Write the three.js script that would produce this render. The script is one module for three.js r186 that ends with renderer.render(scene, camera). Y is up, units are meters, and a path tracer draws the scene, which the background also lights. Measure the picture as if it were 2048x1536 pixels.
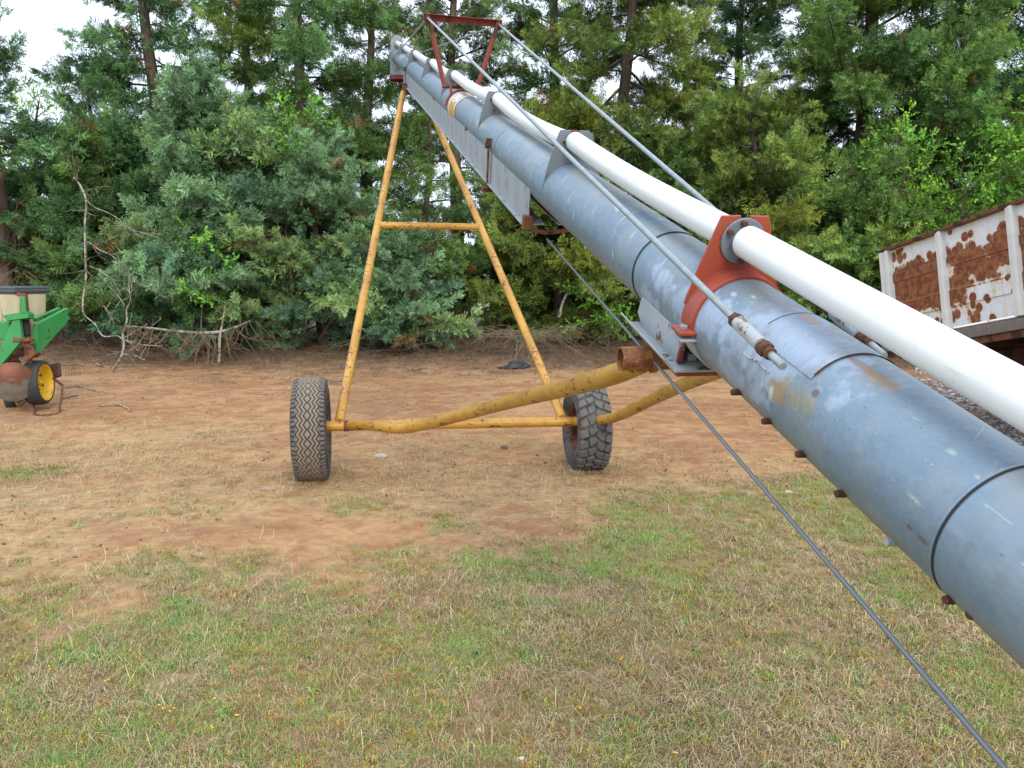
import * as THREE from 'three';
import { mergeGeometries } from 'three/addons/utils/BufferGeometryUtils.js';
import { RoundedBoxGeometry } from 'three/addons/geometries/RoundedBoxGeometry.js';

// ------------------------------------------------------------------ camera, sky, sun, exposure
const scene = new THREE.Scene();
const F = 1647, PITCH = Math.atan(228 / F), CAM = new THREE.Vector3(0, 1.6, 0);
const camera = new THREE.PerspectiveCamera(50, 4 / 3, 0.05, 4000);
camera.position.copy(CAM); camera.rotation.x = -PITCH;
scene.add(camera);

const SKY = 1.12, SUNDIR = new THREE.Vector3(0.22, 0.62, 0.75).normalize();
{
  const w = 512, h = 256, a = new Float32Array(w * h * 4), v = new THREE.Vector3();
  for (let j = 0; j < h; j++) for (let i = 0; i < w; i++) {
    const el = ((j + 0.5) / h - 0.5) * Math.PI, az = ((i + 0.5) / w) * Math.PI * 2;
    v.set(Math.cos(el) * Math.cos(az), Math.sin(el), Math.cos(el) * Math.sin(az));
    const e = Math.max(0, Math.sin(el));
    const cloud = 0.04 * Math.sin(v.x * 7 + 3 * Math.sin(v.z * 4)) * Math.sin(v.z * 6 + v.y * 3) * e;
    const glow = 0.22 * Math.pow(Math.max(0, v.dot(SUNDIR)), 6);
    const L = SKY * (0.88 + 0.2 * e + cloud + glow), k = (j * w + i) * 4;
    a[k] = L * 0.84; a[k + 1] = L * 0.955; a[k + 2] = L * 1.11; a[k + 3] = 1;
  }
  const sky = new THREE.DataTexture(a, w, h, THREE.RGBAFormat, THREE.FloatType);
  sky.mapping = THREE.EquirectangularReflectionMapping; sky.magFilter = sky.minFilter = THREE.LinearFilter; sky.needsUpdate = true;
  scene.background = sky; scene.environment = sky;
}
const sun = new THREE.DirectionalLight(new THREE.Color(1, 0.92, 0.79), 1.5);
sun.position.copy(SUNDIR).multiplyScalar(40); sun.castShadow = true; sun.shadow.radius = 44;
sun.shadow.camera.left = sun.shadow.camera.bottom = -26; sun.shadow.camera.right = sun.shadow.camera.top = 26; sun.shadow.camera.far = 90;
scene.add(sun); sun.target.position.set(0, 0, -9); scene.add(sun.target);

const renderer = new THREE.WebGLRenderer({ antialias: true });
renderer.toneMapping = THREE.LinearToneMapping; renderer.toneMappingExposure = 1.5;
renderer.shadowMap.enabled = true; renderer.shadowMap.type = THREE.PCFSoftShadowMap;

// ------------------------------------------------------------------ helpers
const V = (x, y, z) => new THREE.Vector3(x, y, z);
function RNG(a) { return () => { a |= 0; a = (a + 0x6d2b79f5) | 0; let t = Math.imul(a ^ (a >>> 15), 1 | a); t = (t + Math.imul(t ^ (t >>> 7), 61 | t)) ^ t; return ((t ^ (t >>> 14)) >>> 0) / 4294967296; }; }
const cl = (x, a = 0, b = 1) => Math.min(b, Math.max(a, x)), mix = (a, b, t) => a + (b - a) * t, ss = (a, b, x) => { const t = cl((x - a) / (b - a)); return t * t * (3 - 2 * t); };
const mix3 = (a, b, t) => [mix(a[0], b[0], t), mix(a[1], b[1], t), mix(a[2], b[2], t)];
const HASH = new Float32Array(65536); { const r = RNG(991); for (let i = 0; i < 65536; i++) HASH[i] = r(); }
function vn(x, y, per = 0, sd = 0) {
  let xi = Math.floor(x), yi = Math.floor(y); const fx = x - xi, fy = y - yi, u = fx * fx * (3 - 2 * fx), v = fy * fy * (3 - 2 * fy);
  let x1 = xi + 1, y1 = yi + 1;
  if (per) { xi = ((xi % per) + per) % per; x1 = ((x1 % per) + per) % per; yi = ((yi % per) + per) % per; y1 = ((y1 % per) + per) % per; }
  const h = (a, b) => HASH[(Math.imul(a + sd * 131, 73856093) ^ Math.imul(b + sd * 17, 19349663)) & 65535];
  return mix(mix(h(xi, yi), h(x1, yi), u), mix(h(xi, y1), h(x1, y1), u), v);
}
function fbm(x, y, oct = 4, per = 0, sd = 0) { let s = 0, a = 0.5, n = 0; for (let i = 0; i < oct; i++) { s += a * vn(x, y, per, sd + i); n += a; a *= 0.5; x *= 2; y *= 2; per *= 2; } return s / n; }
const toS = (c) => { c = cl(c); return 255 * (c <= 0.0031308 ? 12.92 * c : 1.055 * Math.pow(c, 1 / 2.4) - 0.055); };
function dataTex(w, h, fn, linear = false) {        // fn(u, v) -> linear rgb
  const a = new Uint8Array(w * h * 4);
  for (let j = 0; j < h; j++) for (let i = 0; i < w; i++) {
    const c = fn((i + 0.5) / w, (j + 0.5) / h), k = (j * w + i) * 4;
    for (let q = 0; q < 3; q++) a[k + q] = linear ? 255 * cl(c[q]) : toS(c[q]);
    a[k + 3] = 255;
  }
  const t = new THREE.DataTexture(a, w, h); t.wrapS = t.wrapT = THREE.RepeatWrapping; t.magFilter = THREE.LinearFilter; t.minFilter = THREE.LinearMipmapLinearFilter; t.generateMipmaps = true;
  if (!linear) t.colorSpace = THREE.SRGBColorSpace; t.needsUpdate = true; return t;
}
const rep = (t, x, y) => { t.repeat.set(x, y); return t; };
const std = (o) => new THREE.MeshStandardMaterial({ side: THREE.DoubleSide, ...o });
// pixel of the photograph (2048 x 1536) and depth -> world point
const CP = Math.cos(PITCH), SP = Math.sin(PITCH);
function at(px, py, z) { const x = (px - 1024) / F, y = -(py - 768) / F; return V(x * z, 1.6 + (y * CP - SP) * z, (-CP - y * SP) * z); }
function onGround(px, py) { const y = -(py - 768) / F; return at(px, py, -1.6 / (y * CP - SP)); }

// geometry: all pieces non-indexed with position, normal, uv
const prep = (g) => { const n = g.index ? g.toNonIndexed() : g; for (const k of Object.keys(n.attributes)) if (!['position', 'normal', 'uv'].includes(k)) n.deleteAttribute(k); return n; };
const join = (...gs) => { gs = gs.flat().map(prep); return gs.length === 1 ? gs[0] : mergeGeometries(gs); };
const mv = (g, x, y, z) => g.translate(x, y, z);
// box with small chamfer, uv in metres roughly
function box(w, h, d, r = 0.003) {
  const g = new RoundedBoxGeometry(w, h, d, 1, Math.min(r, w * 0.45, h * 0.45, d * 0.45));
  const p = g.attributes.position, n = g.attributes.normal, uv = g.attributes.uv;
  for (let i = 0; i < p.count; i++) { const ax = Math.abs(n.getX(i)), ay = Math.abs(n.getY(i)), az = Math.abs(n.getZ(i)); if (ax > ay && ax > az) uv.setXY(i, p.getZ(i), p.getY(i)); else if (ay > az) uv.setXY(i, p.getX(i), p.getZ(i)); else uv.setXY(i, p.getX(i), p.getY(i)); }
  return g;
}
function along(g, a, b, roll = V(0, 1, 0)) {        // geometry built along +z about 0 -> placed with +z from a to b, its middle at the middle
  const z = b.clone().sub(a).normalize(), x = roll.clone().cross(z).normalize(), y = z.clone().cross(x);
  return g.applyMatrix4(new THREE.Matrix4().makeBasis(x, y, z).setPosition(a.clone().add(b).multiplyScalar(0.5)));
}
const beam = (a, b, w, h, roll, r) => along(box(w, h, a.distanceTo(b), r), a, b, roll);
// swept round pipe through points; radius number or array; uv in metres
function pipe(pts, rad, seg = 12, caps = true, smooth = 0) {
  if (smooth) pts = new THREE.CatmullRomCurve3(pts, false, 'centripetal').getPoints(smooth);
  const n = pts.length, P = [], N = [], U = [], I = []; let len = 0; const t = V(), nx = V(), ny = V();
  const R = (i) => (Array.isArray(rad) ? (() => { const f = (i / (n - 1)) * (rad.length - 1), k = Math.min(rad.length - 2, Math.floor(f)); return mix(rad[k], rad[k + 1], f - k); })() : rad);
  t.copy(pts[1]).sub(pts[0]).normalize(); nx.set(Math.abs(t.y) < 0.9 ? 0 : 1, Math.abs(t.y) < 0.9 ? 1 : 0, 0).cross(t).normalize();
  for (let i = 0; i < n; i++) {
    if (i) len += pts[i].distanceTo(pts[i - 1]);
    t.copy(pts[Math.min(n - 1, i + 1)]).sub(pts[Math.max(0, i - 1)]).normalize(); nx.addScaledVector(t, -nx.dot(t)).normalize(); ny.crossVectors(t, nx);
    const r = R(i);
    for (let j = 0; j <= seg; j++) { const a = (j / seg) * Math.PI * 2, c = Math.cos(a), s = Math.sin(a); const x = nx.x * c + ny.x * s, y = nx.y * c + ny.y * s, z = nx.z * c + ny.z * s; P.push(pts[i].x + x * r, pts[i].y + y * r, pts[i].z + z * r); N.push(x, y, z); U.push((j / seg) * 2 * Math.PI * (r || 0.001), len); }
    if (i) for (let j = 0; j < seg; j++) { const a = (i - 1) * (seg + 1) + j, b = a + seg + 1; I.push(a, a + 1, b, b, a + 1, b + 1); }
  }
  if (caps) for (const e of [0, n - 1]) {
    const d = pts[e].clone().sub(pts[e ? e - 1 : 1]).normalize(), base = P.length / 3;
    P.push(pts[e].x, pts[e].y, pts[e].z); N.push(d.x, d.y, d.z); U.push(0, 0);
    for (let j = 0; j <= seg; j++) { const k = (e * (seg + 1) + j) * 3; P.push(P[k], P[k + 1], P[k + 2]); N.push(d.x, d.y, d.z); U.push(N[k] * 0.05, N[k + 1] * 0.05); if (j) e ? I.push(base, base + j, base + j + 1) : I.push(base, base + j + 1, base + j); }
  }
  const g = new THREE.BufferGeometry(); g.setAttribute('position', new THREE.Float32BufferAttribute(P, 3)); g.setAttribute('normal', new THREE.Float32BufferAttribute(N, 3)); g.setAttribute('uv', new THREE.Float32BufferAttribute(U, 2)); g.setIndex(I); return g;
}
function prism(pts2, depth, bevel = 0.002) {        // outline in xy, thickness along z centred
  const s = new THREE.Shape(pts2.map((p) => new THREE.Vector2(p[0], p[1])));
  const g = new THREE.ExtrudeGeometry(s, { depth: depth - 2 * bevel, bevelEnabled: bevel > 0, bevelThickness: bevel, bevelSize: bevel, bevelSegments: 1, curveSegments: 20 });
  return g.translate(0, 0, -depth / 2 + bevel);
}
function nut(p, dir, r, h) { return new THREE.CylinderGeometry(r, r, h, 6).applyMatrix4(new THREE.Matrix4().compose(p, new THREE.Quaternion().setFromUnitVectors(V(0, 1, 0), dir.clone().normalize()), V(1, 1, 1))); }

// scene objects
const used = {};
const numbered = (n) => { used[n] = (used[n] ?? -1) + 1; return used[n] ? `${n}_${String(used[n]).padStart(3, '0')}` : n; };
function tag(o, label, category, group, kind) { o.userData = {}; if (label) o.userData.label = label; if (category) o.userData.category = category; if (group) o.userData.group = group; if (kind) o.userData.kind = kind; return o; }
function thing(name, label, category, pos, group) { const g = new THREE.Group(); g.name = numbered(name); g.position.copy(pos); tag(g, label, category, group); scene.add(g); return g; }
function rootOf(o) { while (o.parent && o.parent !== scene) o = o.parent; return o; }
function part(name, geos, mat, parent, { label, stuff } = {}) {   // geometry given in world coordinates
  const g = Array.isArray(geos) ? join(geos) : prep(geos), p = rootOf(parent).position; g.translate(-p.x, -p.y, -p.z);
  const m = new THREE.Mesh(g, mat); m.name = name; m.castShadow = m.receiveShadow = true; if (label) m.userData.label = label; if (stuff) m.userData.kind = 'stuff'; parent.add(m); return m;
}
const parts = (name, geos, mat, parent) => geos.map((g) => part(name, g, mat, parent));
function single(name, label, category, geos, mat, group) {        // a thing that is one mesh, given in world coordinates
  const g = Array.isArray(geos) ? join(geos) : prep(geos); g.computeBoundingBox(); const b = g.boundingBox, c = V((b.min.x + b.max.x) / 2, b.min.y, (b.min.z + b.max.z) / 2); g.translate(-c.x, -c.y, -c.z);
  const m = new THREE.Mesh(g, mat); m.name = numbered(name); m.position.copy(c); m.castShadow = m.receiveShadow = true; tag(m, label, category, group); scene.add(m); return m;
}

// ------------------------------------------------------------------ materials
const grain = (sd, per = 64) => (u, v) => fbm(u * per, v * per, 4, per, sd);
const FINE = rep(dataTex(256, 256, (u, v) => { const f = fbm(u * 40, v * 40, 4, 40, 31); return [f, f, f]; }, true), 1 / 0.3, 1 / 0.3);
function chipped(base, rust, amount, sd, o = {}, S = 256) {   // worn paint over rust, one tile = 0.6 m
  const map = dataTex(S, S, (u, v) => {
    const n = fbm(u * 9, v * 9, 5, 9, sd), f = fbm(u * 60, v * 60, 3, 60, sd + 9), s = 0;
    const m = ss(amount, amount + 0.07, n * 0.75 + f * 0.25 + s), tone = 0.86 + 0.28 * fbm(u * 4, v * 4, 3, 4, sd + 21) + 0.08 * (f - 0.5);
    return mix3(base.map((c) => c * tone), mix3(rust, rust.map((c) => c * 0.5), f), m);
  });
  rep(map, 1 / 0.6, 1 / 0.6);
  return std({ map, bumpMap: FINE, bumpScale: 0.0012, roughness: 0.55, metalness: 0, ...o });
}
function pipePaint(base, rust, amount, sd, rough) {   // u runs round the pipe (0.4 m a tile), v along it (1.7 m a tile)
  const map = dataTex(256, 1024, (u, v) => {
    const n = fbm(u * 7, v * 14, 4, 7, sd) * 0.6 + fbm(u * 26, v * 80, 3, 26, sd + 2) * 0.4, big = fbm(u * 3, v * 5, 3, 0, sd + 7), sc = vn(u * 60, v * 9, 60, sd + 5), f = fbm(u * 40, v * 160, 2, 40, sd + 9);
    let m = ss(amount, amount + 0.04, n + (big - 0.5) * 0.3); m = Math.max(m, 0.85 * ss(0.84, 0.92, sc) * ss(0.54, 0.64, big)); m = Math.max(m, 0.7 * ss(0.72, 0.77, f) * ss(0.45, 0.65, big));
    const tone = 0.82 + 0.36 * fbm(u * 4, v * 9, 3, 4, sd + 21), gr = ss(0.45, 0.75, fbm(u * 5, v * 11, 4, 5, sd + 33));
    return mix3(mix3(base.map((c) => c * tone), [base[0] * 0.62, base[1] * 0.5, base[2] * 0.6], gr * 0.55), rust.map((c) => c * (0.6 + 0.8 * f)), m);
  });
  return std({ map: rep(map, 1 / 0.4, 1 / 1.7), bumpMap: FINE, bumpScale: 0.001, roughness: rough });
}
const M = {};
M.yellow = pipePaint([0.53, 0.282, 0.040], [0.17, 0.07, 0.03], 0.69, 1, 0.45);
M.yellowRust = pipePaint([0.34, 0.14, 0.03], [0.17, 0.06, 0.024], 0.50, 2, 0.6);
M.redPaint = chipped([0.31, 0.055, 0.028], [0.13, 0.045, 0.03], 0.69, 3, { roughness: 0.5 }, 512);
M.redDark = chipped([0.23, 0.045, 0.035], [0.10, 0.035, 0.025], 0.56, 4, { roughness: 0.7 });
M.rust = chipped([0.17, 0.062, 0.03], [0.07, 0.026, 0.016], 0.52, 5, { roughness: 0.85 });
M.rustDark = chipped([0.085, 0.03, 0.018], [0.04, 0.016, 0.012], 0.5, 6, { roughness: 0.85 });
M.track = chipped([0.31, 0.34, 0.37], [0.24, 0.23, 0.21], 0.66, 27, { roughness: 0.55 });
M.greyPlate = chipped([0.17, 0.20, 0.235], [0.2, 0.19, 0.17], 0.66, 7, { roughness: 0.5, metalness: 0.15 });
M.greyRusty = chipped([0.36, 0.39, 0.41], [0.23, 0.12, 0.06], 0.6, 8, { roughness: 0.6 });
M.green = chipped([0.03, 0.245, 0.062], [0.10, 0.05, 0.025], 0.665, 9, { roughness: 0.5 });
M.rimYellow = chipped([0.72, 0.44, 0.012], [0.2, 0.08, 0.03], 0.64, 10, { roughness: 0.4 });
M.rubber = chipped([0.035, 0.036, 0.04], [0.07, 0.062, 0.055], 0.5, 11, { roughness: 0.85 });
M.truckWhite = chipped([0.72, 0.72, 0.70], [0.2, 0.07, 0.03], 0.72, 12, { roughness: 0.45 });
M.white = std({ map: rep(dataTex(256, 1024, (u, v) => {   // dusty white plastic: u round the pipe (0.28 m), v along it (2 m)
  const n = fbm(u * 5, v * 20, 4, 5, 14), f = fbm(u * 30, v * 200, 3, 30, 15), st = fbm(u * 3, v * 9, 3, 3, 16), sc = vn(u * 70, v * 12, 70, 18);
  let c = [0.80, 0.83, 0.83].map((q) => q * (0.9 + 0.12 * n)); c = mix3(c, [0.56, 0.55, 0.47], 0.5 * ss(0.52, 0.75, st * 0.7 + f * 0.3)); c = mix3(c, [0.5, 0.49, 0.45], 0.4 * ss(0.76, 0.84, f)); return mix3(c, [0.6, 0.6, 0.58], 0.5 * ss(0.86, 0.95, sc) * ss(0.45, 0.6, n)); }), 1 / 0.28, 0.5), roughness: 0.36 });
M.cable = std({ color: new THREE.Color(0.16, 0.18, 0.2), roughness: 0.5, metalness: 0.4 });
M.rod = std({ map: rep(dataTex(64, 256, (u, v) => { const n = 0.75 + 0.5 * fbm(u * 4, v * 16, 4, 0, 15); return [0.27 * n, 0.31 * n, 0.32 * n]; }), 4, 2), roughness: 0.45, metalness: 0.3 });
M.dark = std({ color: new THREE.Color(0.02, 0.02, 0.02), roughness: 0.9 });
M.lid = std({ color: new THREE.Color(0.05, 0.058, 0.07), roughness: 0.45 });
M.cream = std({ map: rep(dataTex(256, 256, (u, v) => { const n = fbm(u * 5, v * 3, 4, 0, 16), f = fbm(u * 60, v * 60, 2, 0, 17); const k = 0.8 + 0.3 * n + 0.1 * f; return [0.50 * k, 0.44 * k, (0.26 + 0.06 * n) * k]; }), 1, 1), roughness: 0.55 });
M.wood = std({ map: rep(dataTex(256, 512, (u, v) => { const g = fbm(u * 60, v * 5, 4, 0, 17), n = fbm(u * 5, v * 3, 3, 0, 18); const k = 0.55 + 0.7 * g; return [0.19 * k * (0.8 + 0.4 * n), 0.165 * k, 0.145 * k]; }), 4, 1), roughness: 0.85 });
const barkTex = dataTex(256, 512, (u, v) => { const g = fbm(u * 24, v * 4, 4, 0, 19), n = fbm(u * 6, v * 6, 3, 0, 20); const k = 0.35 + 1.1 * g * g + 0.25 * n; return [0.15 * k, 0.105 * k, 0.082 * k]; });
M.bark = std({ map: rep(barkTex, 2, 0.7), roughness: 0.95 });
M.twig = std({ color: new THREE.Color(0.10, 0.072, 0.055), roughness: 0.95 });
M.deadWood = std({ map: rep(dataTex(64, 512, (u, v) => { const k = 0.45 + 0.9 * fbm(u * 10, v * 30, 4, 0, 22), b = ss(0.5, 0.62, fbm(u * 3, v * 12, 3, 0, 23)); return mix3([0.36 * k, 0.31 * k, 0.25 * k], [0.15 * k, 0.125 * k, 0.10 * k], b); }), 4, 1), roughness: 0.95 });
M.thicket = std({ color: new THREE.Color(0.14, 0.092, 0.06), roughness: 0.95 });
M.brownTwig = std({ color: new THREE.Color(0.20, 0.135, 0.088), roughness: 0.95 });

// ------------------------------------------------------------------ ground
const hN = (x, z) => (fbm(x * 0.35 + 7, z * 0.35 + 3, 2, 0, 40) - 0.5) * 0.07 + (fbm(x * 2.2, z * 2.2, 3, 0, 41) - 0.5) * 0.028;
function height(x, z) {
  let h = hN(x, z); const d = -z;
  if (d > 12.5) h += ss(12.5, 17, d) * 0.18;
  for (const [wx, wz, r] of [[-1.53, -6.25, 0.55], [0.6, -6.54, 0.55]]) { const q = Math.hypot(x - wx, z - wz); if (q < r) h = mix(h, 0.004, ss(r, r * 0.35, q)); }
  return h * ss(60, 25, Math.hypot(x, z));
}
// how much of each cover grows at x, z (0..1)
function covers(x, z) {
  const d = -z, n1 = fbm(x * 0.9 + 20, z * 0.9, 4, 0, 50), n2 = fbm(x * 2.6, z * 2.6 + 9, 4, 0, 51), n3 = fbm(x * 7, z * 7, 3, 0, 52);
  const zb = 4.75 + 0.42 * x;
  let green = ss(-1.0, 1.5, zb - d + (n1 - 0.5) * 3.4 + (n2 - 0.5) * 2.2);
  const bare1 = ss(1.0, 0.3, Math.hypot((x + 1.5) / 1.7, (d - 4.85) / 0.75) + (n2 - 0.5) * 0.9); green *= 1 - bare1;
  green = Math.max(green, 0.75 * ss(0.7, 0.25, Math.hypot((x + 3.85) / 0.75, (d - 6.35) / 0.5)));
  let straw = 0.7 * ss(8.3, 6.0, d + (n1 - 0.5) * 4.2 + (n2 - 0.5) * 2) * ss(0.3, 0.62, n2 * 0.6 + n1 * 0.5);
  straw = Math.max(straw, 0.6 * ss(-1.8, -3.0, x) * ss(5.2, 5.8, d) * ss(9.2, 7.6, d) * ss(0.3, 0.5, n2));
  straw = Math.max(straw, 0.7 * ss(1.5, 0.5, Math.abs(x + 0.2)) * ss(4.4, 5.2, d) * ss(8.2, 6.8, d) * ss(0.34, 0.5, n2));
  straw *= 1 - 0.85 * bare1; straw *= 1 - 0.8 * ss(1.0, 1.5, x) * ss(5.9, 6.3, d) * ss(9, 8, d) * ss(0.35, 0.6, 1 - n1);
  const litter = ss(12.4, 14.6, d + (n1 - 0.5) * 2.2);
  return { green, straw: cl(straw), litter, n1, n2, n3, bare1 };
}
const GSIZE = 32;                                   // metres covered by the ground's colour map
function groundColor(x, z) {
  const c = covers(x, z), f = fbm(x * 28, z * 28, 3, 0, 55), g = fbm(x * 9, z * 9, 4, 0, 56), st = vn(x * 14, z * 75, 0, 57) * 0.5 + vn(x * 60, z * 18, 0, 58) * 0.5;
  let soil = mix3([0.305, 0.142, 0.056], [0.41, 0.226, 0.103], ss(0.3, 0.62, c.n1 * 0.5 + g * 0.5));
  soil = mix3(soil, [0.235, 0.108, 0.050], ss(0.5, 0.7, fbm(x * 1.3, z * 3.2, 4, 0, 59)) * 0.55);
  const k = 0.80 + 0.40 * f; soil = soil.map((q) => q * k);
  const thatch = mix3([0.28, 0.178, 0.075], [0.44, 0.31, 0.148], ss(0.3, 0.7, st * 0.7 + f * 0.3));
  let col = mix3(soil, thatch, cl(c.straw * 1.0 * ss(0.28, 0.6, g * 0.55 + f * 0.45 + c.straw * 0.2)));
  col = mix3(col, thatch, 0.35 * ss(0.52, 0.66, st) * ss(0.4, 0.6, g));
  const under = mix3([0.20, 0.135, 0.07], [0.33, 0.24, 0.13], f); col = mix3(col, mix3(under, [0.22, 0.2, 0.07], ss(0.5, 0.7, c.n2) * 0.6), c.green * 0.85);
  const shadedLitter = mix3([0.075, 0.045, 0.028], [0.20, 0.118, 0.066], ss(0.3, 0.7, f * 0.6 + g * 0.4)); col = mix3(col, shadedLitter, c.litter * 0.9);  // brown litter, its colour darkened to paint in shade under the trees
  const far = ss(2.5, 0.3, Math.min(16 - Math.abs(x), z + 25, 7 - z)); return mix3(col, [0.20, 0.20, 0.075], far);
}
{
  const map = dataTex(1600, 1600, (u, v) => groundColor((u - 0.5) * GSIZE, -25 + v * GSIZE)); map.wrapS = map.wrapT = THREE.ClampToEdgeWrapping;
  const bump = dataTex(512, 512, (u, v) => { const f = fbm(u * 24, v * 24, 5, 24, 61); const c = Math.pow(f, 1.3); return [c, c, c]; }, true); rep(bump, GSIZE / 1.7, GSIZE / 1.7);
  const co = (i) => Math.sign(i) * (Math.abs(i) <= 130 ? Math.abs(i) * 0.1 : 13 + 0.1 * (Math.pow(1.14, Math.abs(i) - 130) - 1) / 0.14);
  const N = 195, P = [], U = [], I = [];
  for (let j = -N; j <= N; j++) for (let i = -N; i <= N; i++) { const x = co(i), z = co(j) - 9; P.push(x, height(x, z), z); U.push(x / GSIZE + 0.5, (z + 25) / GSIZE); }
  const W = 2 * N + 1; for (let j = 0; j < W - 1; j++) for (let i = 0; i < W - 1; i++) { const a = j * W + i; I.push(a, a + W, a + 1, a + 1, a + W, a + W + 1); }
  const g = new THREE.BufferGeometry(); g.setAttribute('position', new THREE.Float32BufferAttribute(P, 3)); g.setAttribute('uv', new THREE.Float32BufferAttribute(U, 2)); g.setIndex(I); g.computeVertexNormals();
  const m = new THREE.Mesh(g, std({ map, bumpMap: bump, bumpScale: 0.02, roughness: 0.97 })); m.name = 'ground'; m.receiveShadow = true; tag(m, 'red dirt yard with patchy dry grass in front of the trees', null, null, 'structure'); scene.add(m);
}

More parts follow.
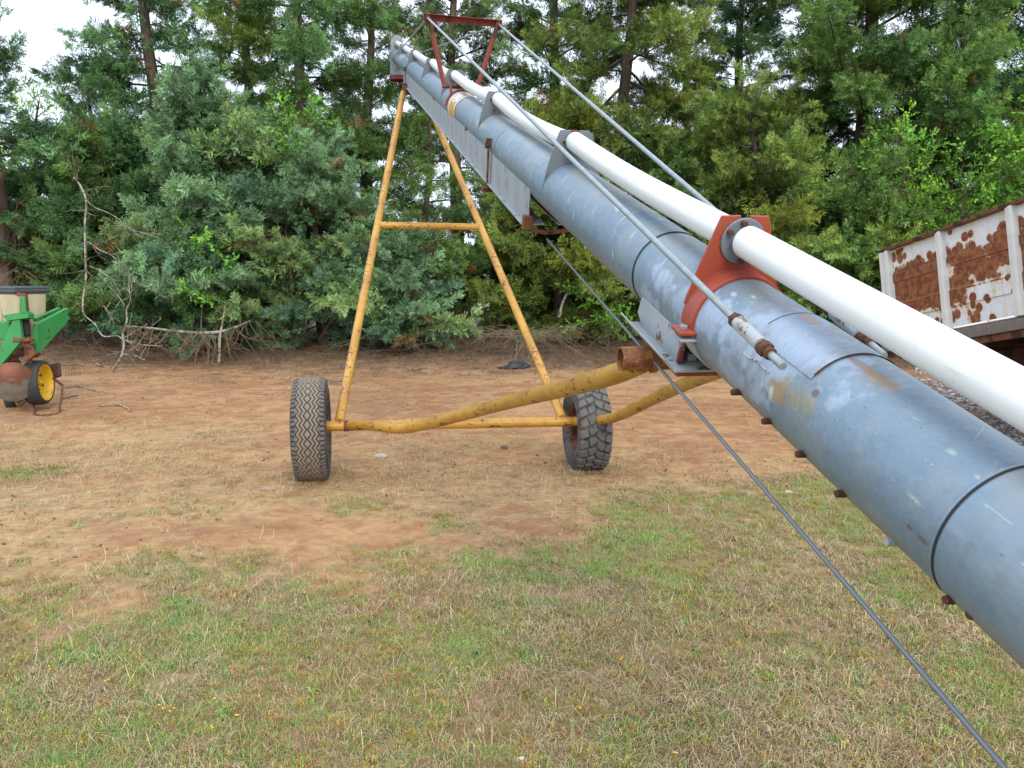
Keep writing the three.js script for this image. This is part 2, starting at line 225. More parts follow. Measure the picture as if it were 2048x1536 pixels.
// ------------------------------------------------------------------ the grain auger
{
  const base = V(-0.35, 0, -6.4);
  const auger = thing('grain_auger', 'long blue-grey grain auger tube on a yellow two-wheeled transport frame', 'grain auger', base);
  const d = V(-0.18530251, 0.27762268, -0.94264979), up = V(0.05354919, 0.96069019, 0.27240932), side = V(0.981221414, 0, -0.192884773), A0 = V(0.99906773, 0.89396038, -0.40433083), R = 0.135;
  const MA = new THREE.Matrix4().makeBasis(side, up, d.clone().negate()).setPosition(A0);
  const L = (s, u, t) => V(s, u, -t).applyMatrix4(MA);          // across, up from the tube's axis, along it
  const loc = (g) => g.applyMatrix4(MA);
  const ring = (r, t0, t1, a0 = 0, a1 = Math.PI * 2, nR = 96, nL = 2, dz) => {
    const P = [], N = [], U = [], I = [];
    for (let j = 0; j <= nL; j++) for (let i = 0; i <= nR; i++) {
      const a = a0 + ((a1 - a0) * i) / nR, t = mix(t0, t1, j / nL), q = dz ? dz(t, a) : 0; P.push((r + q) * Math.cos(a), (r + q) * Math.sin(a), -t); N.push(Math.cos(a), Math.sin(a), 0); U.push(j / nL, i / nR);
      if (i && j) { const k = j * (nR + 1) + i, m = k - nR - 1; I.push(m - 1, k - 1, m, m, k - 1, k); }
    }
    const g = new THREE.BufferGeometry(); g.setAttribute('position', new THREE.Float32BufferAttribute(P, 3)); g.setAttribute('normal', new THREE.Float32BufferAttribute(N, 3)); g.setAttribute('uv', new THREE.Float32BufferAttribute(U, 2)); g.setIndex(I); return g;
  };
  const metreUV = (g, su, sv) => { const a = g.attributes.uv; for (let i = 0; i < a.count; i++) a.setXY(i, a.getX(i) * su, a.getY(i) * sv); return g; };
  // where a ray of the photograph meets the tube: [t, degrees round it]
  const hit = (px, py) => {
    const r = at(px, py, 1).sub(CAM), o = CAM.clone().sub(A0), a = V(o.dot(side), o.dot(up), o.dot(d)), b = V(r.dot(side), r.dot(up), r.dot(d));
    const A = b.x * b.x + b.y * b.y, B = a.x * b.x + a.y * b.y, C = a.x * a.x + a.y * a.y - R * R, q = B * B - A * C, k = (-B - Math.sqrt(Math.max(0, q))) / A;
    return [a.z + b.z * k, (Math.atan2(a.y + b.y * k, a.x + b.x * k) * 180) / Math.PI];
  };
  // weathered zinc; marks are worn-in streaks, stains and silver overspray that belong to the metal
  function tubeTex(t0, t1, w, h, sd, marks = [], strokes = 0) {
    const blobs = marks.map(([px, py, rt, rp, col, k]) => { let [t, p] = hit(px, py); if (p < 0) p += 360; return { t, p, rt, rp, col, k }; });
    const S = new Float32Array(w * h), rr = RNG(sd * 77 + 5);
    for (let i = 0; i < strokes; i++) {
      let l = rr() * w, a = (0.17 + 0.46 * rr()) * h; const len = (0.03 + 0.13 * rr() * rr()) * h, sl = -(0.15 + 0.4 * rr()) * (w / (t1 - t0)) / (h / 0.85), wd = (0.7 + 1.5 * rr() * rr()) * (h / 512), al = 0.4 + 0.6 * rr(), bend = (rr() - 0.5) * 0.5;
      for (let q = 0; q <= 1; q += 0.5 / len) {
        const x = l + sl * len * (q + bend * q * q), y = a + len * q, wq = wd * Math.sin(Math.PI * cl(q * 0.9 + 0.08));
        for (let yy = Math.floor(y - wq - 1); yy <= y + wq + 1; yy++) for (let xx = Math.floor(x - wq - 1); xx <= x + wq + 1; xx++) if (xx >= 0 && yy >= 0 && xx < w && yy < h) { const m = cl(wq + 0.5 - Math.hypot(xx - x, yy - y)) * al * (0.5 + 0.5 * rr()); if (m > S[yy * w + xx]) S[yy * w + xx] = m; }
      }
    }
    const S2 = new Float32Array(w * h);
    for (let i = 0; i < strokes * 2 + 70; i++) { let x = rr() * w, y = rr() * h; const an = rr() * 6.28, l = (0.01 + 0.07 * rr() * rr()) * h, al = 0.15 + 0.4 * rr(); for (let q = 0; q < l; q += 0.6) { const xx = Math.floor(x + Math.cos(an + q * 0.004) * q), yy = Math.floor(y + Math.sin(an + q * 0.004) * q); if (xx >= 0 && yy >= 0 && xx < w && yy < h) S2[yy * w + xx] = al; } }
    return dataTex(w, h, (u, v) => {
      const t = mix(t0, t1, u), p = v * 360, X = t, Y = v * 0.848;
      const n1 = fbm(X * 3 + sd, Y * 3, 4, 0, sd), n2 = fbm(X * 40, Y * 40, 3, 0, sd + 3), n3 = vn(X * 220, Y * 220, 0, sd + 5), n4 = fbm(X * 9, Y * 9 + 4, 4, 0, sd + 8);
      let k = 0.88 + 0.26 * n1 + 0.16 * (n2 - 0.5) + 0.1 * (n3 - 0.5);
      let c = [0.165 * k, 0.235 * k, 0.305 * k];
      c = mix3(c, [0.27, 0.30, 0.30], 0.32 * ss(0.5, 0.75, n4));                         // chalky oxide
      const top = ss(40, 10, Math.abs(p - 95)); c = mix3(c, [0.36, 0.33, 0.29], top * 0.55 * ss(0.3, 0.7, n1 * 0.5 + n4 * 0.5));   // dust that settles on top
      const low = ss(195, 222, p); c = mix3(c, [0.25, 0.21, 0.15], 0.45 * low * ss(0.35, 0.6, n4));
      for (const b of blobs) { const q = Math.hypot((t - b.t) / b.rt, (p - b.p) / b.rp) + (n4 - 0.5) * 1.3 + (n2 - 0.5) * 0.9; c = mix3(c, b.col, b.k * ss(1, 0.45, q)); }
      const s = S[Math.min(h - 1, Math.floor(v * h)) * w + Math.min(w - 1, Math.floor(u * w))]; c = mix3(c, [0.6, 0.6, 0.57], s); c = mix3(c, [0.5, 0.52, 0.53], S2[Math.min(h - 1, Math.floor(v * h)) * w + Math.min(w - 1, Math.floor(u * w))]);
      const run = ss(0.60, 0.78, vn(X * 38, Y * 2.5, 0, sd + 11)) * ss(0.4, 0.65, n1) * ss(110, 150, p); c = mix3(c, [0.16, 0.17, 0.165], run * 0.35); const sp = vn(X * 120, Y * 120, 0, sd + 12); if (sp > 0.965) c = mix3(c, [0.10, 0.09, 0.085], 0.7); else if (sp < 0.022) c = mix3(c, [0.62, 0.63, 0.62], 0.6);
      return c;
    });
  }
  const silver = [0.35, 0.43, 0.56], orange = [0.34, 0.19, 0.07], brown = [0.14, 0.1, 0.085], pale = [0.55, 0.56, 0.55], olive = [0.26, 0.23, 0.12];
  const tubeBump = rep(dataTex(256, 256, (u, v) => { const n = fbm(u * 8, v * 8, 4, 8, 71); return [n, n, n]; }, true), 6, 3);
  const tubeMat = (map) => std({ map, bumpMap: tubeBump, bumpScale: 0.003, roughness: 0.46, metalness: 0.15 });
  const secs = [
    [-2.6, 0.963, 512, 512, 81, [], 3],
    [0.963, 2.514, 1024, 512, 82, [[1560, 690, 0.26, 60, silver, 0.8], [1520, 720, 0.2, 40, silver, 0.6], [1470, 760, 0.16, 26, silver, 0.7], [1660, 690, 0.12, 22, silver, 0.8], [1380, 620, 0.28, 34, silver, 0.75], [1330, 560, 0.14, 22, silver, 0.9], [1300, 600, 0.14, 20, silver, 0.8],
      [1590, 800, 0.1, 22, olive, 0.75], [1560, 790, 0.06, 14, orange, 0.6], [1630, 740, 0.05, 10, orange, 0.7], [1620, 640, 0.05, 6, [0.4, 0.2, 0.09], 0.8], [1730, 735, 0.09, 4, orange, 0.6], [1760, 760, 0.05, 8, orange, 0.4], [1632, 788, 0.016, 4.5, brown, 0.9],
      [1542, 790, 0.012, 9, pale, 0.8], [1525, 770, 0.012, 8, pale, 0.6], [1830, 1000, 0.03, 3, [0.5, 0.51, 0.47], 0.5], [1905, 905, 0.012, 3, [0.47, 0.47, 0.4], 0.45], [1955, 955, 0.014, 3, pale, 0.35], [1818, 1055, 0.01, 2, brown, 0.9], [1845, 1080, 0.016, 2.5, brown, 0.8],
      [1445, 500, 0.02, 5, pale, 0.5], [1510, 595, 0.02, 4, pale, 0.8], [1470, 590, 0.018, 4, pale, 0.6]], 5],
    [2.514, 5.255, 1024, 512, 83, [[1242, 530, 0.012, 3, brown, 0.9], [1160, 330, 0.1, 16, [0.42, 0.36, 0.3], 0.6], [1240, 415, 0.09, 10, pale, 0.6]], 55],
    [5.255, 7.85, 768, 384, 84, [[960, 250, 0.2, 14, [0.42, 0.36, 0.3], 0.6]], 70],
    [7.85, 12.2, 512, 256, 85, [], 40],
    [12.2, 18.2, 512, 256, 86, [[800, 110, 1.2, 60, [0.42, 0.44, 0.42], 0.7]], 20],
  ];
  secs.forEach(([t0, t1, w, h, sd, marks, st], i) => {
    const m = tubeMat(tubeTex(t0, t1, w, h, sd, marks, st));
    // each length slips 2 mm into a slightly wider neighbour, so every joint is a real step
    part('tube_section', loc(ring(R + (i % 2 ? 0 : 0.0022), t0, t1 + 0.01, 0, Math.PI * 2, 120, 4)), m, auger);
    if (i && i < 5) part('tube_joint', loc(ring(R + 0.0034, t0 - 0.003, t0 + 0.003, 0, Math.PI * 2, 96, 1)), M.dark, auger);
  });
  // plates of weld bead
  const bead = (pix, r, off = 0.002) => pipe(pix.map(([x, y]) => { const [t, p] = hit(x, y), a = (p * Math.PI) / 180; return L((R + off) * Math.cos(a), (R + off) * Math.sin(a), t); }), r, 6, true, pix.length * 5);
  // raised sleeve round the tube where the truss rods end
  const sleeveTex = tubeTex(1.3, 1.75, 256, 256, 87, [[1560, 690, 0.4, 70, silver, 0.6], [1620, 640, 0.045, 7, [0.42, 0.2, 0.09], 0.95], [1660, 665, 0.03, 5, orange, 0.6], [1640, 690, 0.2, 40, silver, 0.4]], 2);
  { const g = ring(R + 0.0026, 1.44, 1.70, 0.35, 2.5, 60, 2), uv = g.attributes.uv; for (let i = 0; i < uv.count; i++) uv.setXY(i, (mix(1.44, 1.7, uv.getX(i)) - 1.3) / 0.45, mix(0.35, 2.5, uv.getY(i)) / 6.2832); part('tube_sleeve', loc(g), tubeMat(sleeveTex), auger); }
  parts('weld_bead', [loc(ring(R + 0.0045, 1.4365, 1.4405, 0.35, 1.28, 24, 1)), loc(ring(R + 0.0045, 1.4365, 1.4405, 1.38, 2.42, 24, 1)), loc(ring(R + 0.0035, 1.699, 1.702, 0.9, 2.2, 24, 1))], M.rustDark, auger);
  part('weld_bead', bead([[1488, 705], [1497, 715], [1512, 722], [1527, 735], [1538, 747]], 0.0025), M.greyRusty, auger);

  // red saddle clamp with its bearing plate
  const arcPoly = (r, a0, a1, n = 24) => Array.from({ length: n + 1 }, (_, i) => { const a = a0 + ((a1 - a0) * i) / n; return [r * Math.cos(a), r * Math.sin(a)]; });
  const band = (r0, r1, t0, t1, a0, a1) => { const o = [...arcPoly(r1, a0, a1, 40), ...arcPoly(r0, a1, a0, 40)]; return loc(prism(o, t1 - t0, 0.0015).translate(0, 0, -(t0 + t1) / 2)); };
  const SH = 0.222;                                                      // height of the drive shaft over the axis
  const tc = 2.03;
  part('saddle_band', [band(R + 0.001, R + 0.0075, tc - 0.042, tc + 0.034, -0.06, Math.PI + 0.06),
    ...[-1, 1].map((s) => loc(mv(box(0.056, 0.012, 0.07, 0.004), s * (R + 0.02), -0.014, -(tc - 0.03))))], M.redPaint, auger);
  parts('saddle_bolt', [-1, 1].flatMap((s) => [nut(L(s * (R + 0.026), -0.005, tc - 0.03), up, 0.012, 0.01), nut(L(s * (R + 0.026), -0.035, tc - 0.03), up, 0.008, 0.05)]), M.greyRusty, auger);
  part('saddle_band', [band(R + 0.001, R + 0.006, tc - 0.05, tc + 0.035, Math.PI + 0.08, 2 * Math.PI - 0.08),
    ...[-1, 1].map((s) => loc(mv(box(0.05, 0.009, 0.07, 0.004), s * (R + 0.018), -0.034, -(tc - 0.03))))], M.greyRusty, auger);
  {
    const outline = [[-0.068, 0.288], [-0.016, 0.289], [-0.013, 0.272], [0.013, 0.272], [0.016, 0.289], [0.064, 0.288], [0.072, 0.276], [0.111, 0.15], [0.142, 0.05], ...arcPoly(R + 0.0085, 0.34, Math.PI - 0.3, 30), [-0.14, 0.045], [-0.111, 0.15]];
    const bp = part('bearing_plate', [loc(prism(outline, 0.009, 0.002).translate(0, 0, -(tc + 0.034)))], M.redPaint, auger);
    part('weld_bead', pipe(arcPoly(R + 0.009, 0.36, Math.PI - 0.32, 60).map(([x, y], i) => L(x, y + 0.0008 * Math.sin(i * 1.9), tc + 0.027)), 0.0032, 6, true), M.redDark, bp);
    part('bearing_flange', loc(prism(arcPoly(0.062, 0, Math.PI * 2, 40), 0.008, 0.002).translate(0, SH, -(tc + 0.025))), M.greyPlate, bp);
    parts('flange_bolt', [100, 20, 150, 270].map((a) => nut(L(0.052 * Math.cos((a * Math.PI) / 180), SH + 0.052 * Math.sin((a * Math.PI) / 180), tc + 0.016), d, 0.0085, 0.018)), M.rust, bp);
  }
  // grey hanger plates carrying the shaft
  const plates = [3.88, 5.99, 8.42, 10.6, 13.1, 15.6];
  for (const t of plates) {
    const o = [[-0.075, 0.277], [-0.068, 0.287], [-0.02, 0.287], [-0.018, 0.262], [0.018, 0.262], [0.02, 0.287], [0.068, 0.287], [0.075, 0.277], [0.115, 0.14], [0.139, 0.02], ...arcPoly(R + 0.003, 0.16, Math.PI - 0.16, 30), [-0.139, 0.02], [-0.115, 0.14]];
    const hp = part('hanger_plate', [loc(prism(o, 0.007, 0.0015).translate(0, 0, -t)), loc(beam(V(0.077, 0.275, -(t + 0.012)), V(0.138, 0.03, -(t + 0.012)), 0.005, 0.03, V(1, 0.3, 0)))], M.greyPlate, auger);
    part('plate_tab', loc(mv(box(0.03, 0.035, 0.004), 0, 0.272, -(t + 0.008))), M.redDark, hp);
    parts('bolt', [nut(L(-0.05, SH + 0.012, t - 0.006), d, 0.007, 0.018), nut(L(0.05, SH + 0.012, t - 0.006), d, 0.007, 0.018), nut(L(-0.022, SH - 0.06, t - 0.006), d, 0.006, 0.014)], M.rustDark, hp);
    part('weld_bead', loc(ring(R + 0.0045, t - 0.008, t - 0.002, 0.6, 2.5, 30, 1)), M.greyRusty, hp);
  }
  // white plastic covers over the drive shaft, one between each pair of plates, each sagging a little
  {
    const stops = [-2.5, -0.05, tc, ...plates, 17.6], sag = [0, 0, 0.012, 0.02, 0.014, 0.016, 0.01, 0.008, 0];
    const sr = RNG(5);
    for (let i = 0; i < stops.length - 1; i++) {
      const a = stops[i] + (i < 2 ? 0.02 : 0.03), b = stops[i + 1] - (i === 1 ? 0.005 : 0.012), pts = [], s0 = (sr() - 0.5) * 0.008, s1 = (sr() - 0.5) * 0.008;
      for (let k = 0; k <= 14; k++) { const f = k / 14; pts.push(L(mix(s0, s1, f), SH + 0.004 - Math.sin(Math.PI * f) * sag[i] * 1.3 + (i > 1 ? 0.012 * f : 0), mix(a, b, f))); }
      part('shaft_cover', pipe(pts, 0.0447, 40), M.white, auger);
      if (i > 1) part('shaft', pipe([L(0, SH, b - 0.03), L(0, SH, b + 0.06)], 0.017, 12), M.rust, auger);
    }
  }
  // red king post with its foot, and the truss rods
  const K = (s, u, t = 7.95) => L(s, u, t), TL = K(-0.315, 0.765), TR = K(0.325, 0.745), BL = K(-0.155, 0.172), BR = K(0.15, 0.172);
  const kp = part('king_post', [beam(TL.clone().addScaledVector(side, -0.03), TR.clone().addScaledVector(side, 0.03), 0.006, 0.062, d), beam(TL.clone().addScaledVector(side, -0.03).addScaledVector(d, 0.03).addScaledVector(up, -0.03), TR.clone().addScaledVector(side, 0.03).addScaledVector(d, 0.03).addScaledVector(up, -0.03), 0.06, 0.006, d)].map((g) => g), M.redDark, auger);
  part('post', pipe([TL, BL], 0.021, 12), M.redDark, kp); part('post', pipe([TR, BR], 0.021, 12), M.redDark, kp);
  part('foot_bar', pipe([BL.clone().addScaledVector(side, -0.02), BR.clone().addScaledVector(side, 0.02)], 0.022, 12), M.redDark, kp);
  parts('foot_strap', [band(R + 0.004, R + 0.012, 7.86, 7.94, 0.05, Math.PI - 0.05), pipe([L(-0.1, 0.17, 7.93), L(-0.1, 0.1, 7.88)], 0.012, 8), pipe([L(0.1, 0.17, 7.93), L(0.1, 0.1, 7.88)], 0.012, 8)], M.redDark, kp);
  parts('rod_nut', [TL, TR].flatMap((p) => [nut(p.clone().addScaledVector(up, -0.07), up, 0.03, 0.02), nut(p.clone().addScaledVector(up, -0.045), up, 0.024, 0.015)]), M.rustDark, kp);
  const anchor = (a, b, K0) => {               // a: end of the rod, b: where it leaves the sleeve
    const dir = b.clone().sub(a).normalize(), q = (f) => a.clone().addScaledVector(dir, f), l = a.distanceTo(b);
    const rod = part('truss_rod', pipe([a, q(l), K0], 0.0092, 12), M.rod, auger);
    part('rod_sleeve', pipe([q(l * 0.42), q(l * 0.9)], 0.0165, 16), M.greyRusty, rod);
    parts('rod_nut', [nut(q(l * 0.34), dir, 0.0185, 0.022), nut(q(l * 0.25), dir, 0.015, 0.014), nut(q(l * 0.95), dir, 0.018, 0.016)], M.rust, rod);
  };
  {
    const A1 = at(1566, 733, 1.72), e = K(-0.315, 0.73).sub(A1).normalize(); anchor(A1, A1.clone().addScaledVector(e, 0.24), K(-0.315, 0.73));
    const A2 = at(1768, 712, 1.86), e2 = K(0.325, 0.71).sub(A2).normalize(); anchor(A2, A2.clone().addScaledVector(e2, 0.26), K(0.325, 0.71));
    part('truss_rod', pipe([K(-0.315, 0.73), L(-0.15, 0.02, 16.4)], 0.0085, 8), M.rod, auger); part('truss_rod', pipe([K(0.325, 0.71), L(0.14, 0.05, 16.4)], 0.0085, 8), M.rod, auger);
  }
  // printed band of decals below the king post
  {
    const tx = dataTex(128, 256, (u, v) => { const p = 50 + v * 170, n = fbm(u * 12, v * 30, 3, 0, 90), gl = vn(u * 9, v * 80, 0, 91) > 0.55 ? 1 : 0;
      let c = [0.62, 0.58, 0.54]; if (p > 142 && p < 205 && u > 0.12 && u < 0.78) c = [0.62, 0.33, 0.02]; if (p > 95 && p < 132 && u > 0.15 && u < 0.8) c = [0.55, 0.3, 0.16]; if (p > 108 && p < 150 && u > 0.25 && u < 0.7) c = [0.7, 0.68, 0.66];
      if (((u > 0.3 && u < 0.36) || (u > 0.48 && u < 0.54) || (u > 0.62 && u < 0.66)) && gl && p > 98 && p < 172) c = [0.12, 0.1, 0.09]; return c.map((q) => q * (0.75 + 0.4 * n)); });
    part('decal_band', loc(ring(R + 0.004, 7.32, 7.82, 0.87, 3.84, 60, 1)), std({ map: tx, roughness: 0.5 }), auger);
  }
  // the channel track under the tube with its hangers
  const TW = 0.125, TB = -0.245, t0 = 4.2, t1 = 13.9;
  for (const s of [-1, 1]) part('track_side', [loc(mv(box(0.006, 0.2, t1 - t0, 0.002), s * TW, TB + 0.1, -(t0 + t1) / 2)), loc(mv(box(0.035, 0.008, t1 - t0, 0.002), s * (TW + 0.008), TB, -(t0 + t1) / 2))], M.track, auger);
  parts('track_bottom', [loc(mv(box(0.07, 0.006, t1 - t0, 0.002), 0.07, TB + 0.014, -(t0 + t1) / 2)), loc(mv(box(0.07, 0.006, t1 - t0, 0.002), -0.07, TB + 0.014, -(t0 + t1) / 2))], M.greyRusty, auger);
  parts('track_end', [loc(mv(box(0.05, 0.075, 0.045, 0.004), -TW - 0.004, TB + 0.022, -t0 - 0.01)), loc(mv(box(0.05, 0.075, 0.045, 0.004), TW + 0.004, TB + 0.022, -t0 - 0.01)), loc(beam(V(-TW, TB - 0.012, -t0), V(-0.02, TB - 0.03, -t0), 0.02, 0.02)), loc(beam(V(-0.02, TB - 0.03, -t0), V(TW, TB - 0.012, -t0), 0.02, 0.02))], M.rust, auger);
  for (const t of [5.42, 13.2]) {
    const hg = part('track_strap', [loc(mv(box(0.012, 0.3, 0.03), -TW - 0.024, -0.13, -t)), loc(mv(box(0.012, 0.3, 0.03), TW + 0.024, -0.13, -t)), loc(mv(box(0.36, 0.03, 0.05), 0, TB - 0.035, -t))], M.rust, auger);
    parts('strap_bolt', [loc(mv(box(0.035, 0.03, 0.03, 0.004), -TW - 0.024, 0.03, -t)), nut(L(-TW - 0.03, 0.0, t), side, 0.02, 0.03)], M.rustDark, hg);
  }
  parts('drain_bolt', [nut(L(-0.13, -0.04, 6.6), side, 0.014, 0.02), nut(L(-0.13, -0.04, 9.1), side, 0.014, 0.02)], M.rust, auger);
  // pivot bracket below the clamp
  const pb = 2.25;
  const tu = (pts, s, th) => loc(prism(pts.map(([t, u]) => [-t, u]), th, 0.002).rotateY(-Math.PI / 2).translate(s, 0, 0));   // plate standing along the tube, outline in t, u
  part('pivot_bracket', tu([[2.09, -0.06], [2.075, -0.10], [2.10, -0.152], [2.40, -0.152], [2.46, -0.12], [2.44, -0.062]], -0.119, 0.008), M.greyRusty, auger);
  part('pivot_bracket', tu([[2.09, -0.06], [2.075, -0.10], [2.10, -0.152], [2.40, -0.152], [2.46, -0.12], [2.44, -0.062]], 0.119, 0.008), M.greyRusty, auger);
  part('bracket_floor', [loc(mv(box(0.30, 0.008, 0.42, 0.002), 0.0, -0.156, -2.25)), loc(beam(V(-0.166, -0.138, -2.46), V(-0.166, -0.138, -2.05), 0.05, 0.006, V(0.75, 0.66, 0)))], M.greyRusty, auger);
  part('bracket_lug', loc(mv(box(0.028, 0.024, 0.03, 0.004), -0.07, -0.14, -2.12)), M.greyRusty, auger);
  part('pivot_plate', [loc(mv(box(0.28, 0.012, 0.05, 0.003), 0.0, -0.168, -2.07)), loc(beam(V(-0.119, -0.07, -2.075), V(-0.119, -0.148, -2.09), 0.016, 0.014, V(0, 0, 1)))], M.redDark, auger);
  { // open pivot pipe: outer, inner wall and rim
    const a = L(-0.242, -0.198, pb), b = L(0.26, -0.198, pb), e = b.clone().sub(a).normalize();
    const pp = part('pivot_pipe', [pipe([a, b], 0.037, 32, false), pipe([a, a.clone().addScaledVector(e, 0.2)], 0.032, 32, false), pipe([b, b.clone().addScaledVector(e, -0.2)], 0.032, 32, false), ...[a, b].map((p) => new THREE.RingGeometry(0.032, 0.037, 32).applyMatrix4(new THREE.Matrix4().compose(p, new THREE.Quaternion().setFromUnitVectors(V(0, 0, 1), e), V(1, 1, 1))))], M.yellowRust, auger);
    for (const s of [-0.135, 0.15]) part('pivot_collar', pipe([L(s - 0.013, -0.198, pb), L(s - 0.008, -0.198, pb), L(s + 0.008, -0.198, pb), L(s + 0.013, -0.198, pb)], [0.039, 0.046, 0.046, 0.039], 32), M.yellowRust, pp);
  }
  // undercarriage: lower arms, axle, A-frame
  const AX = (s) => V(mix(-1.384, 0.468, (s + 1.212) / 1.876), mix(0.408, 0.388, (s + 1.212) / 1.876), mix(-6.246, -6.546, (s + 1.212) / 1.876));
  part('lift_arm', pipe([AX(-1.09), at(742, 851, 6.16), at(800, 857, 5.95), at(845, 850, 5.72), at(1000, 809, 4.55), at(1230, 748, 2.72), at(1282, 728, 2.58)], [0.038, 0.0385, 0.039, 0.038, 0.0355, 0.0315], 24, true, 60), M.yellow, auger);
  part('lift_arm', pipe([AX(0.70), at(1215, 838, 6.25), at(1250, 826, 5.9), at(1300, 801, 5.2), at(1370, 768, 4.2), L(0.2, -0.22, 2.28)], [0.038, 0.0385, 0.039, 0.038, 0.036, 0.033], 24, true, 60), M.yellow, auger);
  part('axle', pipe([AX(-1.26), AX(0.72)], 0.039, 28), M.yellow, auger);
  parts('axle_collar', [pipe([AX(-1.125), AX(-1.09)], 0.0435, 24), pipe([AX(0.688), AX(0.706)], 0.0435, 24)], M.rust, auger);
  const legL = [AX(-1.16).add(V(0, 0.03, 0)), at(806, 186, 12.3)], legR = [AX(0.60).add(V(0, 0.03, 0)), L(0.12, -0.3, 13.2)];
  part('frame_leg', pipe([legL[0], legL[0].clone().lerp(legL[1], 0.5), legL[0].clone().lerp(legL[1], 0.97), legL[1]], [0.037, 0.039, 0.043, 0.044, 0.04], 24), M.yellow, auger);
  part('frame_leg', pipe([legR[0], legR[0].clone().lerp(legR[1], 0.5), legR[1]], [0.037, 0.039, 0.043], 24), M.yellow, auger);
  const onLeg = (g, py) => { let lo = 0, hi = 1; for (let i = 0; i < 40; i++) { const m = (lo + hi) / 2, p = g[0].clone().lerp(g[1], m).sub(CAM), dz = -p.z * CP - p.y * SP, y = p.y * CP - p.z * SP; if (768 - (F * y) / dz > py) lo = m; else hi = m; } return g[0].clone().lerp(g[1], lo); };
  part('frame_crossbar', pipe([onLeg(legL, 450), onLeg(legR, 454)], 0.037, 24), M.yellow, auger);
  part('track_carriage', [beam(at(815, 180, 12.35), L(0.14, -0.3, 13.2), 0.07, 0.07, up, 0.006), loc(mv(box(0.05, 0.13, 0.2, 0.005), -TW - 0.04, TB, -13.15)), loc(mv(box(0.34, 0.02, 0.2, 0.005), 0, TB - 0.07, -13.0)), pipe([at(806, 186, 12.3), at(822, 184, 12.3)], 0.035, 12)], M.rust, auger);
  // lifting cable
  part('lift_cable', pipe([at(1094, 478, 4.25), at(1325, 743, 2.45), at(2030, 1560, 1.18)], 0.0047, 10), M.cable, auger);
  // rusty trough bolts along the underside
  [[1463, 785], [1525, 843], [1593, 909], [1672, 988], [1772, 1084], [1890, 1200], [1937, 1230]].forEach(([px, py], i) => {
    const [tt] = hit(px + 26, py - 26), z0 = L(-0.088, -0.102, tt).sub(CAM).dot(V(0, -SP, -CP)) + 0.02, a = at(px, py, z0), e = at(px + 40, py - 3, z0 + 0.01);
    part('trough_bolt', pipe([a, a.clone().lerp(e, 0.35), e], [0.0075, 0.0085, 0.008], 10), i === 4 ? M.greyRusty : M.rustDark, auger);
  });
  // discharge head and spout at the top
  const sp = L(0, -0.02, 17.6), spout = part('discharge_spout', pipe([sp.clone().add(V(0, 0.06, 0)), sp.clone().add(V(0, -0.36, 0))], 0.152, 40, false), M.track, auger);
  part('spout_rim', pipe([sp.clone().add(V(0, -0.36, 0)), sp.clone().add(V(0, -0.44, 0))], 0.158, 40, false), M.redDark, spout);
  part('head_plate', loc(prism([[-0.135, -0.1], [0.135, -0.1], [0.13, 0.2], ...arcPoly(0.12, 0.2, Math.PI - 0.2, 20).map(([x, y]) => [x, y + 0.26]), [-0.13, 0.2]], 0.03, 0.003).translate(0, 0, -17.75)), M.track, auger);
  part('head_hub', [pipe([L(0, SH, 17.72), L(0, SH, 17.45)], 0.05, 24)], M.cream, auger);
  part('tube_cap', loc(prism(arcPoly(R + 0.001, 0, Math.PI * 2, 40), 0.01, 0.001).translate(0, 0, -18.2)), M.greyPlate, auger);

  // wheels
  function tyre(c, axis, Rw, W, tread, depth, paint, nA, nW) {
    const x = axis.clone().normalize(), y = V(0, 1, 0).addScaledVector(x, -x.y).normalize(), z = x.clone().cross(y), P = [], C = [], I = [], prof = [];
    const rRim = Rw * 0.53;
    for (let j = 0; j <= nW; j++) {
      const f = j / nW; let w, r, e = 0;
      if (f < 0.26) { const q = f / 0.26; w = mix(-0.40, -0.5, Math.sin(q * Math.PI * 0.62) / Math.sin(Math.PI * 0.62) * 1.0) * W; r = mix(rRim, Rw * 0.955, q); if (q > 0.6) w = -mix(0.5, 0.455, (q - 0.6) / 0.4) * W; else w = -mix(0.38, 0.5, Math.sin((q / 0.6) * Math.PI / 2)) * W; }
      else if (f > 0.74) { const q = (1 - f) / 0.26; if (q > 0.6) w = mix(0.5, 0.455, (q - 0.6) / 0.4) * W; else w = mix(0.38, 0.5, Math.sin((q / 0.6) * Math.PI / 2)) * W; r = mix(rRim, Rw * 0.955, q); }
      else { const q = (f - 0.26) / 0.48; w = mix(-0.455, 0.455, q) * W; const k = Math.abs(q * 2 - 1); r = Rw * (1 - 0.012 * k * k - 0.033 * Math.pow(k, 10)); e = q; }
      prof.push([w, r, e]);
    }
    for (let i = 0; i <= nA; i++) {
      const a = (i / nA) * Math.PI * 2;
      prof.forEach(([w, r, e], j) => {
        const f = j / nW, q = (f - 0.26) / 0.48, g = q >= 0 && q <= 1 ? tread(q, i / nA) : f > 0.2 && f < 0.8 ? tread(f < 0.5 ? 0 : 1, i / nA) * 0.8 : 0;
        let rr = r - depth * g; if (rr > 0 && r * Math.cos(a) * -1 > Rw - 0.014) { /* flat where it stands */ }
        let yy = -Math.cos(a) * rr, xx = w; if (yy < -(Rw - 0.012)) { yy = -(Rw - 0.012) + (yy + Rw - 0.012) * 0.2; xx *= 1.015; }
        P.push(c.x + x.x * xx + y.x * yy + z.x * Math.sin(a) * rr, c.y + x.y * xx + y.y * yy + z.y * Math.sin(a) * rr, c.z + x.z * xx + y.z * yy + z.z * Math.sin(a) * rr);
        const col = paint(q, g, i / nA, f); C.push(...col);
        if (i && j) { const k = i * (nW + 1) + j, m = k - nW - 1; I.push(m - 1, m, k - 1, m, k, k - 1); }
      });
    }
